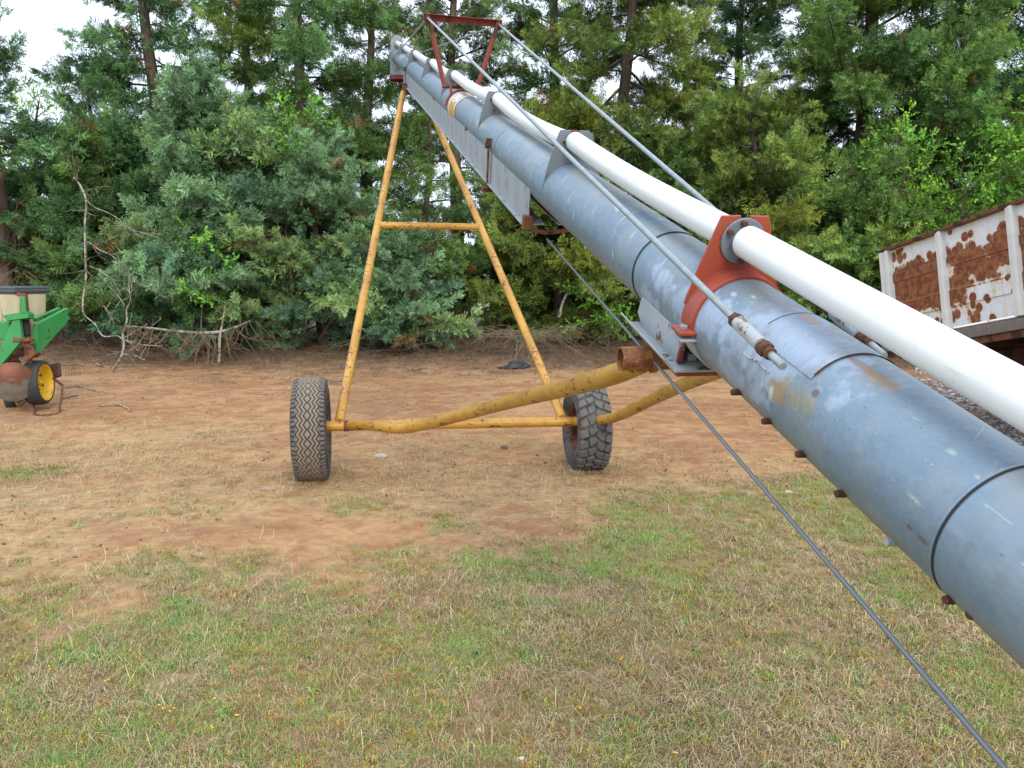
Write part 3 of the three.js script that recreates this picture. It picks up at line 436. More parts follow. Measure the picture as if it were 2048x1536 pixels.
    const g = new THREE.BufferGeometry(); g.setAttribute('position', new THREE.Float32BufferAttribute(P, 3)); g.setAttribute('color', new THREE.Float32BufferAttribute(C, 3)); g.setIndex(I); g.computeVertexNormals(); return g;
  }
  const rubberMat = std({ vertexColors: true, roughness: 0.85, bumpMap: rep(dataTex(128, 128, grainRGB), 1, 1), bumpScale: 0.0 });
  function grainRGB(u, v) { const n = fbm(u * 16, v * 16, 3, 16, 93); return [n, n, n]; }
  const tri = (x) => Math.abs(((x % 1) + 1) % 1 * 2 - 1);
  function wheel(c, axis, Rw, W, tread, depth, paint, nA, nW, inward, label) {
    const m = new THREE.Mesh(tyre(c, axis, Rw, W, tread, depth, paint, nA, nW).translate(-base.x, -base.y, -base.z), rubberMat);
    const w = new THREE.Group(); w.name = 'wheel'; if (label) w.userData.label = label; auger.add(w); m.name = 'tyre'; m.castShadow = m.receiveShadow = true; w.add(m);
    const q = new THREE.Quaternion().setFromUnitVectors(V(0, 1, 0), axis.clone().normalize()), mm = new THREE.Matrix4().compose(c, q, V(1, 1, 1)), r0 = Rw * 0.54;
    const pr = [[0.03, 0.0], [0.07, 0.0], [0.075, 0.03], [r0 * 0.6, 0.045], [r0 * 0.8, 0.02], [r0 * 0.84, -W * 0.3], [r0 * 0.97, -W * 0.36], [r0 * 1.04, -W * 0.4], [r0 * 1.04, -W * 0.385], [r0 * 0.9, -W * 0.3], [r0 * 0.9, W * 0.3], [r0 * 1.04, W * 0.38], [r0 * 1.04, W * 0.4], [r0 * 0.95, W * 0.36], [r0 * 0.83, W * 0.28], [r0 * 0.8, 0.03]].map(([a, b]) => new THREE.Vector2(a, b * inward));
    part('rim', new THREE.LatheGeometry(pr, 48).applyMatrix4(mm), M.rust, w);
    part('hub', [new THREE.CylinderGeometry(0.05, 0.055, 0.12, 20).translate(0, -inward * 0.03, 0).applyMatrix4(mm), ...Array.from({ length: 5 }, (_, i) => new THREE.CylinderGeometry(0.011, 0.011, 0.03, 6).translate(0.085 * Math.cos(i * 1.2566), inward * 0.04, 0.085 * Math.sin(i * 1.2566)).applyMatrix4(mm))], M.rustDark, w);
  }
  const axis = AX(1).sub(AX(-1)).setY(0).normalize();
  const zig = (q, a) => { let g = 0; for (const w0 of [0.19, 0.313, 0.437, 0.563, 0.687, 0.81]) { const x = w0 + 0.05 * (tri(a * 36 + (w0 > 0.5 ? 0.5 : 0)) - 0.5) * 2; g = Math.max(g, ss(0.024, 0.01, Math.abs(q - x))); } if (q < 0.16 || q > 0.84) g = Math.max(g, 0.9 * ss(0.22, 0.12, Math.abs(((a * 68) % 1) - 0.5)) * (q < 0.12 || q > 0.88 ? 1 : 0.4)); return g; };
  const dust = (c, q, a, sd, k) => { const n = fbm(a * 60, q * 6, 4, 0, sd); return mix3(c, [0.25, 0.19, 0.14], k * ss(0.3, 0.65, n)); };
  wheel(AX(-1.37).setY(0.389), axis, 0.399, 0.262, zig, 0.011, (q, g, a, f) => (q < 0 || q > 1 ? dust([0.035, 0.037, 0.042], f, a, 95, 0.25) : dust(mix3(q > 0.16 && q < 0.84 ? [0.20, 0.165, 0.135] : [0.075, 0.075, 0.078], [0.03, 0.03, 0.033], g), q, a, 96, 0.45 * (1 - g))), 720, 150, 1, 'narrow wheel with fine zigzag tyre tread');
  const lug = (q, a) => {                      // blocky mud tread with notched shoulders
    const k = Math.abs(q - 0.5) * 2, sgn = q < 0.5 ? 0 : 0.5, sh = ss(0.30, 0.22, Math.abs((((a * 26 + sgn + (k - 0.5) * 0.35) % 1) + 1) % 1 - 0.5)) ? 0 : 0;
    const ph = ((((a * 26 + sgn + k * 0.55) % 1) + 1) % 1), cross = ss(0.17, 0.10, Math.abs(ph - 0.5)), mid = ss(0.045, 0.02, Math.abs(q - (0.5 + 0.09 * (tri(a * 26) - 0.5) * 2))), ring2 = ss(0.04, 0.02, Math.abs(k - (0.52 + 0.1 * (tri(a * 26 + sgn) - 0.5))));
    return Math.max(cross * (k > 0.5 ? 1 : 0.75), mid * 0.8, ring2 * 0.7) + sh;
  };
  wheel(AX(0.80).setY(0.341), axis, 0.356, 0.275, lug, 0.023, (q, g, a, f) => (q < 0 || q > 1 ? dust([0.05, 0.052, 0.058], f, a, 97, 0.35) : dust(mix3([0.085, 0.088, 0.095], [0.03, 0.031, 0.034], g), q, a, 98, 0.5 * (0.4 + 0.6 * g))), 780, 130, -1, 'wheel with chunky mud tyre lugs and rusty rim');
}
// ------------------------------------------------------------------ the grain truck at the right edge
{
  const c0 = at(2040, 632, 7.3), e1 = at(1885, 455, 8.22).sub(at(2028, 402, 7.3)).normalize();   // e1 runs to the rear of the bed
  const u0 = at(2028, 402, 7.3).sub(c0), H = u0.length() * 0.985, e2 = u0.clone().addScaledVector(e1, -u0.dot(e1)).normalize(), e3 = e1.clone().cross(e2).normalize();
  if (e3.x < 0) e3.negate();                                          // e3: across the bed, away from the camera
  const B = (a, h, w) => c0.clone().addScaledVector(e1, a).addScaledVector(e2, h).addScaledVector(e3, w);
  const base = B(-0.6, 0, 1.1).setY(0), truck = thing('grain_truck', 'rusty white steel grain truck bed on a weathered wooden sill at the right edge', 'truck', base);
  const flip = e1.clone().cross(e2).dot(e3) > 0 ? 1 : -1;
  const MB = new THREE.Matrix4().makeBasis(e1, e2, e3.clone().multiplyScalar(flip)).setPosition(c0);
  const blk = (a0, a1, h0, h1, w0, w1, r = 0.004) => box(a1 - a0, h1 - h0, w1 - w0, r).translate((a0 + a1) / 2, (h0 + h1) / 2, (flip * (w0 + w1)) / 2).applyMatrix4(MB);
  // sheet pressed into three shallow steps
  const sheet = (a0, a1, h0, h1) => {
    const hs = [0, 0.2, 0.215, 0.38, 0.395, 0.62, 0.635, 0.72, 0.735, 1], off = [0, 0, 0.014, 0.014, 0, 0, 0.014, 0.014, 0, 0], g = new THREE.PlaneGeometry(1, 1, 1, hs.length - 1), p = g.attributes.position, uv = g.attributes.uv;
    for (let i = 0; i < p.count; i++) { const row = Math.round((1 - uv.getY(i)) * 0 + Math.floor(i / 2)), k = hs.length - 1 - row; uv.setXY(i, p.getX(i) + 0.5, hs[k]); p.setXYZ(i, mix(a0, a1, p.getX(i) + 0.5), mix(h0, h1, hs[k]), flip * (0.03 - off[k])); }
    const n = g.toNonIndexed(); n.computeVertexNormals(); return n.applyMatrix4(MB);
  };
  const rustPanel = (sd, amt) => {
    const r = RNG(sd), spots = Array.from({ length: 46 }, () => [r() * 1.1 - 0.05, Math.pow(r(), 0.9), 0.018 + 0.05 * r() * r() + 0.012]);
    return std({ roughness: 0.7, map: dataTex(320, 320, (u, v) => {
      const f = fbm(u * 20, v * 20, 4, 0, sd), g = fbm(u * 80, v * 80, 2, 0, sd + 3), n = fbm(u * 3.2, v * 3.2, 3, 0, sd + 6), cellx = Math.hypot(((u * 13 + 0.5 * Math.floor(v * 13)) % 1) - 0.5, ((v * 13) % 1) - 0.5);
      const baseV = v > 0.36 && v < 0.64 ? 0.64 : v >= 0.64 ? mix(0.62, 0.12, ss(0.68, 0.94, v)) : mix(0.28, 0.5, ss(0.1, 0.36, v));
      let K = (baseV + amt + (n - 0.5) * 1.05 + (f - 0.5) * 0.12 + (0.5 - cellx) * 0.14 - 0.5) * 5;
      for (const [x, y, q] of spots) { const d2 = ((u - x) ** 2 + (v - y) ** 2) / (q * q); if (d2 < 4) K = Math.max(K, (1.15 - Math.sqrt(d2)) * 2 + (f - 0.5) * 0.7); }
      const m = ss(-0.10, 0.16, K + (g - 0.5) * 0.3), halo = ss(-0.9, 0.0, K), run = ss(0.55, 0.8, vn(u * 30, v * 3, 0, sd + 8)) * 0.25;
      let c = [0.76, 0.78, 0.80].map((q) => q * (0.9 + 0.15 * f)); c = mix3(c, [0.62, 0.44, 0.26], halo * halo * 0.6 + run * ss(-3.2, -0.4, K) * 1.6);
      let rc = mix3([0.15, 0.042, 0.015], [0.29, 0.10, 0.034], ss(0.35, 0.7, f)); if (g > 0.76) rc = [0.40, 0.22, 0.13];
      const ridge = ss(0.025, 0, Math.abs(v - 0.21)) + ss(0.025, 0, Math.abs(v - 0.39)) + ss(0.025, 0, Math.abs(v - 0.63)); rc = mix3(rc, [0.30, 0.13, 0.055], cl(ridge) * 0.5);
      return mix3(c, rc, m);
    }) });
  };
  const posts = [-2.79, -1.86, -0.93, 0, 0.94, 1.80], mats = [rustPanel(301, 0.0), rustPanel(302, 0.02), rustPanel(303, 0.06)], bedW = 2.3;
  for (let i = 0; i < posts.length - 1; i++) {
    part('side_panel', sheet(posts[i], posts[i + 1], 0.02, H - 0.03), mats[i === 4 ? 2 : i === 3 ? 1 : 0], truck);
    part('side_panel', sheet(posts[i], posts[i + 1], 0.02, H - 0.03).translate(e3.x * bedW, e3.y * bedW, e3.z * bedW), mats[i % 3], truck);
  }
  const rustyPost = chipped([0.74, 0.74, 0.72], [0.24, 0.10, 0.045], 0.66, 310, { roughness: 0.6 });
  posts.forEach((a, i) => { part('stake_post', [blk(a - 0.05, a - 0.008, 0, H - 0.02, -0.035, 0.035), blk(a + 0.008, a + 0.04, 0, H - 0.02, -0.02, 0.035)], i > 2 ? rustyPost : M.truckWhite, truck); part('stake_post', blk(a - 0.045, a + 0.045, 0, H - 0.02, bedW + 0.03, bedW + 0.08), M.truckWhite, truck); });
  part('top_rail', blk(-2.84, 1.92, H - 0.022, H + 0.012, -0.03, 0.045), M.rust, truck); part('top_rail', blk(-2.84, 1.92, H - 0.022, H + 0.012, bedW, bedW + 0.06), M.rust, truck);
  part('tail_post', blk(1.84, 1.90, 0, H - 0.022, -0.03, 0.04), rustyPost, truck); part('tail_post', blk(1.84, 1.90, 0, H - 0.022, bedW, bedW + 0.06), rustyPost, truck);
  part('tailgate', blk(1.85, 1.885, 0.01, H - 0.03, 0.043, bedW - 0.004), rustyPost, truck);
  part('front_panel', blk(-2.84, -2.80, 0.01, H - 0.03, 0.048, bedW - 0.004), rustyPost, truck);
  part('bed_floor', blk(-2.8, 1.84, -0.03, 0.0, 0.0, bedW), M.wood, truck);
  part('wood_sill', blk(-2.84, 1.95, -0.125, -0.032, -0.06, 0.10, 0.008), M.wood, truck); part('wood_sill', blk(-2.84, 1.95, -0.125, -0.032, bedW - 0.05, bedW + 0.08, 0.008), M.wood, truck);
  part('side_rail', blk(-2.84, 1.9, -0.19, -0.128, -0.03, 0.04), M.rust, truck);
  for (const w of [0.75, 1.45]) part('chassis_rail', blk(-4.2, 1.8, -0.42, -0.22, w, w + 0.08), M.rustDark, truck);
  for (let a = -2.6; a < 1.9; a += 0.62) part('cross_member', blk(a, a + 0.06, -0.215, -0.13, 0.05, bedW - 0.06), M.rustDark, truck);
  part('mud_flap', blk(-0.07, -0.055, -0.72, -0.135, -0.01, 0.6, 0.003), M.rubber, truck);
  part('flap_bracket', blk(-0.05, 0.0, -0.2, -0.13, 0.0, 0.6), M.rustDark, truck);
  for (const w of [0.12, 0.40, bedW - 0.62, bedW - 0.34]) {                     // dual rear wheels, standing on the ground
    const p = B(-0.85, 0, w + 0.12), ax = e3.clone().setY(0).normalize(); p.y = 0.47;
    const q = new THREE.Matrix4().compose(p, new THREE.Quaternion().setFromUnitVectors(V(0, 1, 0), ax), V(1, 1, 1));
    const pr = [[0.27, -0.09], [0.33, -0.115], [0.42, -0.125], [0.465, -0.10], [0.47, -0.04], [0.455, -0.035], [0.455, 0.0], [0.47, 0.005], [0.47, 0.04], [0.465, 0.1], [0.42, 0.125], [0.33, 0.115], [0.27, 0.09]].map(([a, b]) => new THREE.Vector2(a, b));
    const wg = new THREE.Group(); wg.name = 'wheel'; truck.add(wg); part('tyre', new THREE.LatheGeometry(pr, 48).applyMatrix4(q), M.rubber, wg); part('rim', new THREE.LatheGeometry([[0.05, 0.03], [0.2, 0.03], [0.25, -0.07], [0.28, -0.09], [0.28, 0.09]].map(([a, b]) => new THREE.Vector2(a, b)), 32).applyMatrix4(q), M.rust, wg);
  }
  { const p = B(-0.85, 0, 0.1).setY(0.47), p2 = B(-0.85, 0, bedW - 0.1).setY(0.47); part('rear_axle', pipe([p, p2], 0.06, 12), M.rustDark, truck); }
  part('tail_lamp_bracket', [blk(1.2, 1.24, -0.35, -0.19, 0.02, 0.06), blk(1.1, 1.3, -0.40, -0.35, 0.0, 0.05)], M.rust, truck);
}
// ------------------------------------------------------------------ the row planter at the left edge
{
  const base = V(-5.9, 0, -9.6), pl = thing('row_planter', 'green row crop planter unit with cream seed hopper and yellow gauge wheel', 'planter', base);
  const Z = 9.45, a3 = at, yaw = 0.42;
  const polyPlate = (pix, z, th, mat, name, par = pl, zs) => {           // flat steel cut to an outline, standing at its own depth
    const pts = pix.map(([x, y], i) => at(x, y, zs ? zs[i] : z)), o = pts[0], ex = pts[1].clone().sub(o).normalize(), n = ex.clone().cross(pts[pts.length - 1].clone().sub(o)).normalize(), ey = n.clone().cross(ex);
    const g = prism(pts.map((p) => { const q = p.clone().sub(o); return [q.dot(ex), q.dot(ey)]; }), th, Math.min(0.004, th * 0.3));
    return part(name, g.applyMatrix4(new THREE.Matrix4().makeBasis(ex, ey, n).setPosition(o)), mat, par);
  };
  // seed hopper: a tapered tub with ribs and an overhanging lid
  const hc = a3(30, 640, 9.75), hq = new THREE.Matrix4().makeRotationY(-yaw).setPosition(hc);
  const taper = (g, h, k) => { const p = g.attributes.position; for (let i = 0; i < p.count; i++) { const f = 1 - k * (0.5 - p.getY(i) / h); p.setX(i, p.getX(i) * f); p.setZ(i, p.getZ(i) * f); } g.computeVertexNormals(); return g; };
  const tub = part('seed_hopper', taper(new RoundedBoxGeometry(0.66, 0.62, 0.42, 4, 0.05), 0.62, 0.16).translate(0, 0.02, 0).applyMatrix4(hq), M.cream, pl);
  const lid = part('lid', [new RoundedBoxGeometry(0.70, 0.05, 0.46, 3, 0.02).translate(0, 0.345, 0).applyMatrix4(hq), new RoundedBoxGeometry(0.69, 0.035, 0.45, 3, 0.017).translate(0, 0.378, 0).applyMatrix4(hq)], M.lid, tub);
  part('lid_strap', box(0.008, 0.52, 0.012).translate(0.33, 0.07, 0.06).applyMatrix4(hq), M.dark, tub);
  part('lid_strap', box(0.008, 0.5, 0.012).translate(0.325, 0.07, 0.10).applyMatrix4(hq), M.lid, tub);
  for (const x of [-0.18, 0.06]) part('hopper_rib', box(0.02, 0.5, 0.012, 0.005).translate(x, 0.02, 0.205).applyMatrix4(hq), M.cream, tub);
  // toolbar, brackets and arms
  polyPlate([[70, 649], [132, 617], [132, 643], [80, 704], [70, 706]], 9.3, 0.05, M.green, 'hitch_plate', pl, [9.25, 9.75, 9.75, 9.3, 9.25]);
  part('toolbar', beam(a3(70, 640, 9.35), a3(118, 618, 9.95), 0.05, 0.04), M.green, pl);
  part('toolbar', beam(a3(-60, 662, 9.3), a3(34, 660, 9.3), 0.26, 0.20, V(0, 1, 0), 0.012), M.green, pl);
  polyPlate([[31, 636], [40, 632], [46, 680], [-2, 738], [-2, 706]], 9.1, 0.05, M.green, 'brace_plate');
  polyPlate([[12, 632], [58, 624], [62, 628], [62, 636], [20, 642]], 9.12, 0.12, M.green, 'clamp_plate');
  polyPlate([[36, 586], [53, 588], [54, 626], [42, 626], [42, 592], [36, 592]], 9.1, 0.04, M.rust, 'stop_hook');
  polyPlate([[41, 593], [50, 594], [52, 626], [43, 626]], 9.06, 0.02, M.green, 'hook_plate');
  part('square_tube', [beam(a3(48, 654, 9.2), a3(44, 650, 9.9), 0.10, 0.22), ], M.rust, pl);
  part('tube_mouth', beam(a3(51, 655, 9.17), a3(51, 655, 9.2), 0.075, 0.17), M.dark, pl);
  polyPlate([[30, 676], [66, 678], [66, 682], [30, 684]], 9.1, 0.08, M.rust, 'cross_plate');
  part('link_bar', beam(a3(30, 678, 9.15), a3(48, 680, 9.15), 0.05, 0.05), M.green, pl);
  part('row_unit_frame', [beam(a3(10, 712, 9.4), a3(60, 700, 9.4), 0.12, 0.1), beam(a3(56, 684, 9.35), a3(60, 730, 9.35), 0.05, 0.09), beam(a3(60, 690, 9.4), a3(76, 712, 9.5), 0.06, 0.05)], M.rust, pl);
  part('row_unit_shank', [beam(a3(0, 724, 9.3), a3(30, 716, 9.2), 0.09, 0.07), beam(a3(4, 745, 9.35), a3(20, 720, 9.3), 0.07, 0.08)], M.rustDark, pl);
  part('green_link', beam(a3(14, 735, 9.3), a3(40, 722, 9.35), 0.05, 0.05), M.green, pl);
  polyPlate([[50, 682], [58, 684], [72, 708], [62, 718], [52, 720]], 9.15, 0.05, M.rust, 'gauge_bracket');
  // disc opener: a dished steel blade, rusty above and scoured bright below
  {
    const c = a3(24, 766, 9.1), n = V(0.45, -0.05, 0.9).normalize();
    const tx = dataTex(128, 128, (u, v) => { const f = fbm(u * 8, v * 12, 4, 0, 401); return mix3([0.2, 0.185, 0.165], [0.15, 0.05, 0.025], ss(0.35, 0.62, v + (f - 0.5) * 0.4)).map((q) => q * (0.7 + 0.6 * f)); });
    const g = new THREE.SphereGeometry(0.42, 40, 10, 0, Math.PI * 2, 0, 0.56), p = g.attributes.position, uv = g.attributes.uv; g.rotateX(Math.PI / 2); for (let i = 0; i < p.count; i++) uv.setXY(i, p.getX(i) / 0.5 + 0.5, p.getY(i) / 0.5 + 0.5); g.translate(0, 0, -0.42);
    part('disc_blade', g.applyMatrix4(new THREE.Matrix4().compose(c, new THREE.Quaternion().setFromUnitVectors(V(0, 0, 1), n), V(1, 1, 1))), std({ map: tx, roughness: 0.5, metalness: 0.4 }), pl);
    part('disc_hub', pipe([c.clone().addScaledVector(n, -0.05), c.clone().addScaledVector(n, -0.2)], 0.05, 16), M.rustDark, pl);
    part('opener_shoe', beam(a3(36, 790, 9.3), a3(46, 808, 9.25), 0.10, 0.03, V(0, 0, 1), 0.012), M.rustDark, pl);
  }
  // gauge wheels
  const gauge = (c, n, r, w, name) => {
    const q = new THREE.Matrix4().compose(c, new THREE.Quaternion().setFromUnitVectors(V(0, 1, 0), n.clone().normalize()), V(1, 1, 1)), G = new THREE.Group(); G.name = name; pl.add(G);
    const L2 = (a) => a.map(([x, y]) => new THREE.Vector2(x * r, y * w));
    part('tyre', new THREE.LatheGeometry(L2([[0.82, 0.5], [0.9, 0.52], [0.97, 0.42], [1, 0.2], [1, -0.25], [0.97, -0.45], [0.85, -0.52], [0.8, -0.5]]), 56).applyMatrix4(q), M.rubber, G);
    const rim = part('rim', new THREE.LatheGeometry(L2([[0.12, 0.0], [0.16, 0.1], [0.5, 0.0], [0.72, 0.06], [0.76, 0.4], [0.82, 0.5], [0.85, 0.47], [0.82, 0.3]]), 48).applyMatrix4(q), M.rimYellow, G);
    part('hub', new THREE.LatheGeometry(L2([[0, 0.32], [0.1, 0.3], [0.14, 0.1]]), 24).applyMatrix4(q), M.rimYellow, rim);
    for (let i = 0; i < 4; i++) part('bolt', new THREE.CylinderGeometry(0.012, 0.012, 0.02, 6).translate(r * 0.34 * Math.cos(i * 1.57 + 0.4), w * 0.1, r * 0.34 * Math.sin(i * 1.57 + 0.4)).applyMatrix4(q), M.rustDark, rim);
  };
  gauge(a3(76, 765, 9.45), V(0.985, 0.04, -0.13), 0.256, 0.175, 'gauge_wheel');
  gauge(a3(30, 790, 9.75), V(0.985, 0.04, -0.13), 0.2, 0.11, 'closing_wheel');
  part('closing_arm', beam(a3(108, 728, 9.75), a3(112, 756, 9.7), 0.14, 0.05, V(0, 0, 1), 0.02), M.rustDark, pl);
  part('chain_bracket', beam(a3(106, 756, 9.6), a3(124, 770, 9.5), 0.025, 0.02), M.rustDark, pl);
  { // drag chain
    const P = [a3(125, 770, 9.5), a3(123, 795, 9.42), a3(120, 812, 9.36), onGround(117, 829).add(V(0, 0.015, 0)), onGround(96, 833).add(V(0, 0.015, 0)), onGround(73, 833).add(V(0, 0.015, 0)), a3(70, 818, 9.4), a3(66, 806, 9.5)], cv = new THREE.CatmullRomCurve3(P, false, 'centripetal'), n = 44, gs = [];
    for (let i = 0; i < n; i++) { const p = cv.getPointAt((i + 0.5) / n), t = cv.getTangentAt((i + 0.5) / n), g = new THREE.TorusGeometry(0.015, 0.006, 6, 12).scale(0.75, 1.25, 1).rotateY((i % 2) * 1.5); gs.push(g.applyMatrix4(new THREE.Matrix4().compose(p, new THREE.Quaternion().setFromUnitVectors(V(0, 1, 0), t), V(1, 1, 1)))); }
    part('drag_chain', gs, M.rust, pl, { stuff: true });
  }
}
// ------------------------------------------------------------------ trees, shrubs, dead wood
function leafGeo(kites) {                            // kites: base, tip, half-width vector -> thin folded blades
  const P = [], I = [];
  for (const [a, b, w, f] of kites) { const m = a.clone().lerp(b, f ?? 0.45), k = P.length / 3; for (const p of [a, m.clone().add(w), b, m.clone().sub(w)]) P.push(p.x, p.y, p.z); I.push(k, k + 1, k + 2, k, k + 2, k + 3); }
  const g = new THREE.BufferGeometry(); g.setAttribute('position', new THREE.Float32BufferAttribute(P, 3)); g.setIndex(I); g.computeVertexNormals(); return g;
}
// a branchlet is a fan of fine sprays on a thin stem, one unit long, along +y; its vertex colours run from old inner to fresh outer growth
function withColors(g, cols) { const c = []; for (const q of cols) for (let i = 0; i < 4; i++) c.push(...q); g.setAttribute('color', new THREE.Float32BufferAttribute(c, 3)); return g; }
function cedarBranchlet(sd) {
  const r = RNG(sd), k = [], cols = [], ax = (t) => V(0.10 * Math.sin(t * 2.2), t * 0.92, 0.06 * Math.sin(t * 5) - 0.10 * t * t);
  const add = (a, b, w, f, c) => { k.push([a, b, w, f]); cols.push(c); };
  for (let i = 0; i < 4; i++) add(ax(i / 4), ax((i + 1.1) / 4), V(0.008, 0, 0.003), 0.3, [0.5, 0.33, 0.24]);
  const spray = (o, dir, L, fresh) => {
    const q = new THREE.Quaternion().setFromUnitVectors(V(0, 1, 0), dir).multiply(new THREE.Quaternion().setFromAxisAngle(V(0, 1, 0), r() * 6.28)), P = (x, y, z) => V(x, y, z).multiplyScalar(L).applyQuaternion(q).add(o), n = 7, br = 0.75 + 0.5 * r();
    const D = (x, y, z) => V(x, y, z).normalize().applyQuaternion(q);
    add(P(0, 0, 0), P(0.05, 0.6, 0), D(1, 0, 0).multiplyScalar(L * 0.018), 0.4, [0.6 * br, 0.55 * br, 0.45 * br]); add(P(0.04, 0.5, 0), P(0.1, 1.02, 0), D(1, 0, 0.3).multiplyScalar(L * 0.036), 0.5, [br * (0.8 + 0.3 * fresh), br * (0.8 + 0.3 * fresh), br * 0.8]);
    for (let i = 0; i < n; i++) for (const s of [-1, 1]) {
      const t = 0.1 + 0.84 * ((i + r() * 0.6) / n), l = (0.44 - 0.3 * t) * (0.6 + 0.8 * r()), d = V(s * (0.7 + 0.35 * r()), 0.75 + 0.35 * r(), (r() - 0.5) * 1.4).normalize(), oo = V(0.1 * t * t, t, 0), e = oo.clone().addScaledVector(d, l), c = br * (0.62 + 0.28 * fresh + 0.35 * t * r() + 0.12 * r());
      add(P(oo.x, oo.y, oo.z), P(e.x, e.y, e.z), d.clone().cross(V(r() - 0.5, r() - 0.5, r() * 2 - 0.4)).normalize().applyQuaternion(q).multiplyScalar(L * (0.028 + 0.011 * r())), 0.55, [c * (0.95 + 0.15 * r()), c, c * (0.85 + 0.3 * r())]);
      for (const f of [0.4, 0.75]) { const d2 = d.clone().add(V((r() - 0.5) * 1.5, 0.35 + (r() - 0.5), (r() - 0.5) * 1.5)).normalize(), o2 = oo.clone().lerp(e, f), e2 = o2.clone().addScaledVector(d2, l * 0.55 * (0.6 + 0.8 * r())); add(P(o2.x, o2.y, o2.z), P(e2.x, e2.y, e2.z), d2.clone().cross(V(r() - 0.5, r() - 0.5, r() - 0.5)).normalize().applyQuaternion(q).multiplyScalar(L * (0.024 + 0.008 * r())), 0.5, [c * 1.1, c * 1.1, c * 0.95]); }
    }
  };
  const m = 11; for (let i = 0; i < m; i++) { const t = 0.06 + 0.9 * ((i + r() * 0.7) / m), s = i % 2 ? 1 : -1, o = ax(t); spray(o, V(s * (0.8 + 0.4 * r()) * (1.1 - 0.6 * t), 0.7 + 0.3 * r(), (r() - 0.55) * 0.9).normalize(), (0.48 - 0.16 * t) * (0.6 + 0.7 * r()), t); }
  spray(ax(0.72), V(0.05, 1, -0.1).normalize(), 0.36, 1);
  return withColors(leafGeo(k), cols);
}
function broadBranchlet(sd) {                        // leafy twig with side twigs
  const r = RNG(sd), k = [], cols = [], add = (a, b, w, f, c) => { k.push([a, b, w, f]); cols.push(c); };
  const twig = (o, dir, L) => {
    add(o, o.clone().addScaledVector(dir, L), V(0.006, 0, 0.004), 0.3, [0.6, 0.4, 0.3]);
    for (let i = 0; i < 9; i++) { const t = 0.2 + 0.8 * (i / 8), p = o.clone().addScaledVector(dir, L * t), d = V(r() - 0.5, r() * 0.7 - 0.25, r() - 0.5).addScaledVector(dir, 0.5).normalize(), l = 0.085 + 0.06 * r(), e = p.clone().addScaledVector(d, l), c = 0.7 + 0.6 * r(); add(p, e, d.clone().cross(V(r() - 0.5, 1, r() - 0.5)).normalize().multiplyScalar(0.03 + 0.012 * r()), 0.45, [c * (0.9 + 0.3 * r()), c, c * 0.8]); }
  };
  twig(V(0, 0, 0), V(0.05, 1, 0).normalize(), 0.95); for (let i = 0; i < 5; i++) { const a = i * 2.4 + r(), t = 0.2 + 0.13 * i; twig(V(0.05 * t, t, 0), V(Math.cos(a), 0.6 + 0.3 * r(), Math.sin(a)).normalize(), 0.45 - 0.05 * i); }
  return withColors(leafGeo(k), cols);
}
const SPRAYS = [cedarBranchlet(11), cedarBranchlet(12), cedarBranchlet(13), cedarBranchlet(14)], BROAD = [broadBranchlet(21), broadBranchlet(22)];
const leafMat = new THREE.MeshPhysicalMaterial({ side: THREE.DoubleSide, vertexColors: true, roughness: 0.8, specularIntensity: 0.2 }), broadMat = new THREE.MeshPhysicalMaterial({ side: THREE.DoubleSide, vertexColors: true, roughness: 0.6, specularIntensity: 0.4 });
const _m = new THREE.Matrix4(), _q = new THREE.Quaternion(), _q2 = new THREE.Quaternion(), _Y = V(0, 1, 0);
class Cloud {                                        // instances being collected
  constructor() { this.m = []; this.c = []; }
  add(p, dir, roll, sx, sy, sz, col) { _q.setFromUnitVectors(_Y, dir); _q2.setFromAxisAngle(_Y, roll); _q.multiply(_q2); _m.compose(p, _q, V(sx, sy, sz)); for (let i = 0; i < 16; i++) this.m.push(_m.elements[i]); this.c.push(col[0], col[1], col[2]); }
  build(name, geo, mat, parent) {
    const n = this.c.length / 3, o = new THREE.InstancedMesh(geo, mat, n); o.name = name; o.instanceMatrix.array.set(this.m); o.instanceColor = new THREE.InstancedBufferAttribute(new Float32Array(this.c), 3); o.userData.kind = 'stuff'; o.castShadow = o.receiveShadow = true; parent.add(o); return o;
  }
}
